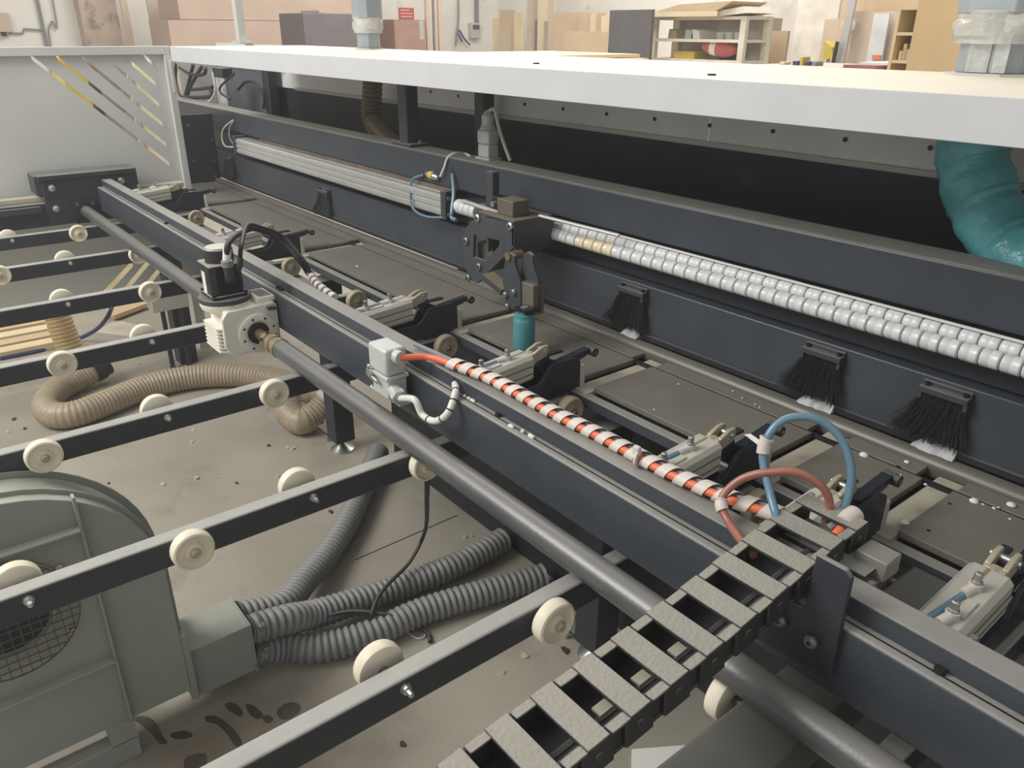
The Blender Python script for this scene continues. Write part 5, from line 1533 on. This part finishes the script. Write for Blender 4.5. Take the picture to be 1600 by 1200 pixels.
# red and white sack
SACK = mat('sack_red', (190, 92, 88), 0.6)
t = thing('red_sack', 'red and white filled sack lying on the lower shelf', 'sack', (PY(1118, 80, SY0).x, SY0 + 0.2, zl))
c0 = PY(1096, 72, SY0 + 0.1); c1 = PY(1144, 80, SY0 + 0.1)
for (f0, f1, m) in ((0.0, 0.3, SACK), (0.3, 0.5, PAPER), (0.5, 1.0, SACK)):
    mb = MB(); ax_ = (c1 - c0)
    prof = []
    for q in range(7):
        f = f0 + (f1 - f0) * q / 6
        prof.append((f * ax_.length, 0.015 + 0.075 * math.sin(math.pi * min(1, max(0, f * 0.92 + 0.05))) ** 0.6))
    mb.lathe(c0 + Vector((0, 0.05, 0.0)), ax_, prof, 14)
    mb.build('sack_panel', m, t)
for k, u in enumerate((1050, 1076, 1086)):
    p = PY(u, 55, SY0 + 0.1)
    o = MB().prism([(p.x - 0.06, SY0 + 0.1, zm), (p.x + 0.07, SY0 + 0.1, zm), (p.x + 0.05, SY0 + 0.1, zm + 0.08), (p.x - 0.05, SY0 + 0.1, zm + 0.1)], (0, 0.3, 0)).build('shelf_box', [PLY, WHITEG, PAPER][k], bevel=0.005)
    tag(o, ['open tan carton', 'pale grey tin', 'white tin'][k] + ' on the middle shelf', 'box')
for k, u in enumerate((1118, 1132, 1146)):
    p = PY(u, 57, SY0 + 0.1)
    o = MB().lathe((p.x, SY0 + 0.2, zm), (0, 0, 1), [(0, 0.05), (0.06, 0.06), (0.07, 0.055)], 14).build('clear_bowl', WHITEG)
    tag(o, 'pale bowl standing on the middle shelf', 'bowl', 'bowls on the middle shelf')
bw_box('leaning_board', 'brown board leaning at the right end of the shelving', 'board', 1164, 46, 1186, 120, 7.95, 0.04, MDF, 0.0)
bw_box('leaning_board', 'short tan board beside the white strip near the shelving', 'board', 1187, 48, 1222, 120, 8.35, 0.04, PLY, 0.0)
bw_box('white_strip', 'small white strip standing by the brown boards', 'strip', 1181, 80, 1188, 120, 7.9, 0.02, PAPER, 0.0)
bw_box('wood_crate', 'brown wooden crate behind the shelving corner', 'crate', 1168, 28, 1188, 60, 8.6, 0.4, MDF, 0.0)
# right side of the back wall: panels, strips
bw_box('wall_panel', 'tall pale grey wall panel next to the shelving', 'panel', 1200, -60, 1248, 120, 9.9, 0.08, mat('panel_grey', (206, 198, 186), .7), 0.0)
bw_box('wall_panel', 'tall cream wall panel left of the yellow broom', 'panel', 1256, -60, 1294, 120, 9.86, 0.08, mat('panel_cream', (218, 210, 196), .7), 0.0)
bw_box('wood_strip', 'thin tan wooden strip standing by the yellow broom', 'strip', 1289, 30, 1297, 120, 9.5, 0.04, MDF2, 0.0)
o = MB().prism([PY(1285, 92, 9.0), PY(1301, 92, 9.0), PY(1300, 74, 9.0), PY(1288, 64, 9.0)], (0, 0.15, 0)).build('yellow_broom', YELLOW); tag(o, 'yellow broom standing head up by the wall panel', 'broom')
a = PY(1293, 92, 9.05); MB().cyl((a.x, 9.07, 0), (a.x, 9.07, a.z + 0.02), 0.02, 10).build('broom_stick', MDF2, o)
a = PY(1306, 92, 8.8); b = PY(1322, 0, 8.8)
o = MB().bar((a.x, 8.8, 0), (b.x + 0.05, 8.9, 3.0), 0.09, 0.04, up=(0, 1, 0)).build('steel_profile', ALU); tag(o, 'tall leaning light metal profile with a dark rod', 'profile')
o = MB().bar((a.x - 0.10, 8.75, 0), (a.x, 8.78, PY(1306, 65, 8.75).z), 0.03, 0.03, up=(0, 1, 0)).build('dark_rod', BLKBOLT); tag(o, 'short dark rod leaning by the metal profile', 'rod')
bw_box('plywood_sheet', 'large tan plywood sheet standing behind the pigeonhole box', 'board', 1326, -60, 1416, 130, 9.2, 0.05, PLY, 0.0)
bw_box('plywood_sheet', 'pale tan plywood panel in front of the large sheet', 'board', 1336, 18, 1382, 130, 9.0, 0.05, MDF2, 0.0)
gs = bw_box('grey_strip', 'pale grey strip with an orange band leaning on plywood', 'strip', 1366, 21, 1378, 88, 8.9, 0.03, mat('strip_grey', (206, 206, 202), .6), 0.0)
a = PY(1362, 93, 8.88); b = PY(1376, 86, 8.88)
MB().box(a.x, b.x, 8.88, 8.94, a.z, b.z).build('orange_band', mat('orange_plastic', (214, 120, 80), .5), gs)
a = PY(1327, 40, 8.9)
o = MB().lathe((a.x, 8.9, a.z), (0, -1, 0), [(0, 0.09), (0.03, 0.085), (0.04, 0.05)], 20).build('wall_lamp', WHITEG); tag(o, 'round grey fitting on the plywood beside the profile', 'fitting')
# workbench with bits
yb = 5.6
a = PY(1200, 101, yb); b = PY(1330, 96, yb)
t = thing('workbench', 'workbench behind the hood with a tan top', 'workbench', ((a.x + b.x) / 2, yb + 0.4, 0))
MB().box(a.x - 0.1, b.x, yb, yb + 0.8, a.z - 0.06, a.z).build('top', MDF2, t, bevel=0.004)
for xx in (a.x - 0.05, b.x - 0.08):
    for yy in (yb + 0.05, yb + 0.7):
        MB().box(xx, xx + 0.06, yy, yy + 0.06, 0, a.z - 0.06).build('leg', MDF, t)
for k, (u, w_, h_, m) in enumerate(((1243, 0.05, 0.03, BLUEC), (1252, 0.025, 0.06, YELLOW), (1262, 0.03, 0.03, BLUEC), (1272, 0.04, 0.03, GREYW), (1222, 0.04, 0.02, PLY2))):
    p = PY(u, 96, yb + 0.1)
    o = MB().box(p.x - w_ / 2, p.x + w_ / 2, yb + 0.1, yb + 0.2, a.z, a.z + h_).build('bench_item', m, bevel=0.004)
    tag(o, ['blue box on the workbench', 'yellow tin on the workbench', 'small blue tool on the workbench', 'grey tool on the workbench', 'pale wooden offcut on the workbench'][k], 'item')
o = MB().box(PY(1318, 100, 5.3).x, PY(1370, 100, 5.3).x, 5.3, 5.9, PY(1318, 108, 5.3).z, PY(1318, 101, 5.3).z).build('red_board', mat('red_brown_board', (160, 110, 104), .7)); tag(o, 'red-brown board lying by the workbench end', 'board')
o = MB().box(PY(1330, 100, 5.3).x, PY(1395, 100, 5.3).x, 5.4, 6.0, PY(1318, 101, 5.3).z + 0.001, PY(1318, 97, 5.3).z).build('white_board', PAPER); tag(o, 'white board lying over the red-brown board', 'board')
o = MB().box(PY(1318, 100, 5.3).x, PY(1395, 100, 5.3).x, 5.32, 6.0, 0, PY(1318, 108, 5.3).z).build('board_plinth', MDF); tag(o, 'brown plinth under the boards by the workbench', 'plinth')
# pigeonhole box (slanting)
yb = 5.0
A = PY(1409, 10, yb); B = PY(1462, 8, yb); Cc = PY(1395, 112, yb); Dd = PY(1445, 114, yb)
t = thing('pigeonhole_box', 'open three-compartment wooden box standing by the plywood', 'shelf box', (A.x, yb, 0))
W0 = A.x - 0.02; W1 = B.x - 0.02
z0 = 0.6; z3 = A.z
MB().box(W0, W0 + 0.02, yb, yb + 0.4, 0, z3).build('side', PLY2, t)
MB().box(W1 - 0.02, W1, yb, yb + 0.4, 0, z3).build('side', PLY2, t)
for v in (10, 50.5, 94.5):
    z = PY(1425, v, yb).z
    MB().box(W0 + 0.003, W1 - 0.003, yb + 0.003, yb + 0.388, z - 0.018, z).build('shelf', PLY2, t)
MB().box(W0, W1, yb + 0.39, yb + 0.4, 0, z3).build('back', mat('box_inner', (120, 106, 94), .8), t)
zz = PY(1425, 50.5, yb).z
o = MB().prism([(W1 - 0.10, yb + 0.05, zz), (W1 - 0.02, yb + 0.05, zz), (W1 - 0.025, yb + 0.05, zz + 0.06), (W1 - 0.06, yb + 0.05, zz + 0.05)], (0, 0.2, 0)).build('white_bag', PAPER); tag(o, 'white bag in the top compartment of the wooden box', 'bag')
zz = PY(1425, 94.5, yb).z
for k in range(6):
    x = W0 + 0.03 + 0.022 * k; h_ = (0.05, 0.09, 0.06, 0.11, 0.05, 0.03)[k]
    o = MB().box(x, x + 0.02, yb + 0.05, yb + 0.15, zz, zz + h_).build('wood_block', [PLY2, PLY, MDF2][k % 3], bevel=0.002)
    tag(o, 'small wooden block in the middle compartment of the box', 'block', 'blocks in the wooden box')
o = MB().box(W0 + 0.04, W1 - 0.04, yb + 0.25, yb + 0.38, zz, zz + 0.10).build('dark_bag', DKCRATE, bevel=0.02); tag(o, 'dark bag at the back of the middle compartment', 'bag')
bw_box('plywood_sheet', 'tall golden plywood sheets standing right of the wooden box', 'board', 1448, -60, 1512, 150, 4.6, 0.25, mat('ply_gold', (224, 190, 142), .7, var=.06), 0.0)
bw_box('plywood_sheet', 'tan plywood sheets standing behind the wide duct', 'board', 1580, 40, 1680, 150, 4.6, 0.25, PLY, 0.0)

# ================================================================== HAZE VOLUME
hz = MB().box(-13.6, 8.3, -8.3, 12.3, -0.4, 6.4).build('glare_dust_haze', None or mat('haze_tmp', (200, 200, 200)), smooth=False)  # scatter volume added to lift far darks like veiling glare over dusty air
hz['kind'] = 'stuff'; hz['label'] = 'thin pale haze added in the hall air for veiling glare and dust'; hz['category'] = 'haze'
hm = bpy.data.materials.new('glare_dust_volume'); hm.use_nodes = True
hn = hm.node_tree.nodes; hn.clear()
ho = hn.new('ShaderNodeOutputMaterial'); hv = hn.new('ShaderNodeVolumeScatter')
hv.inputs['Color'].default_value = (1.0, 0.985, 0.96, 1); hv.inputs['Density'].default_value = 0.0105; hv.inputs['Anisotropy'].default_value = 0.2
hm.node_tree.links.new(hv.outputs[0], ho.inputs['Volume'])
hz.data.materials.clear(); hz.data.materials.append(hm)
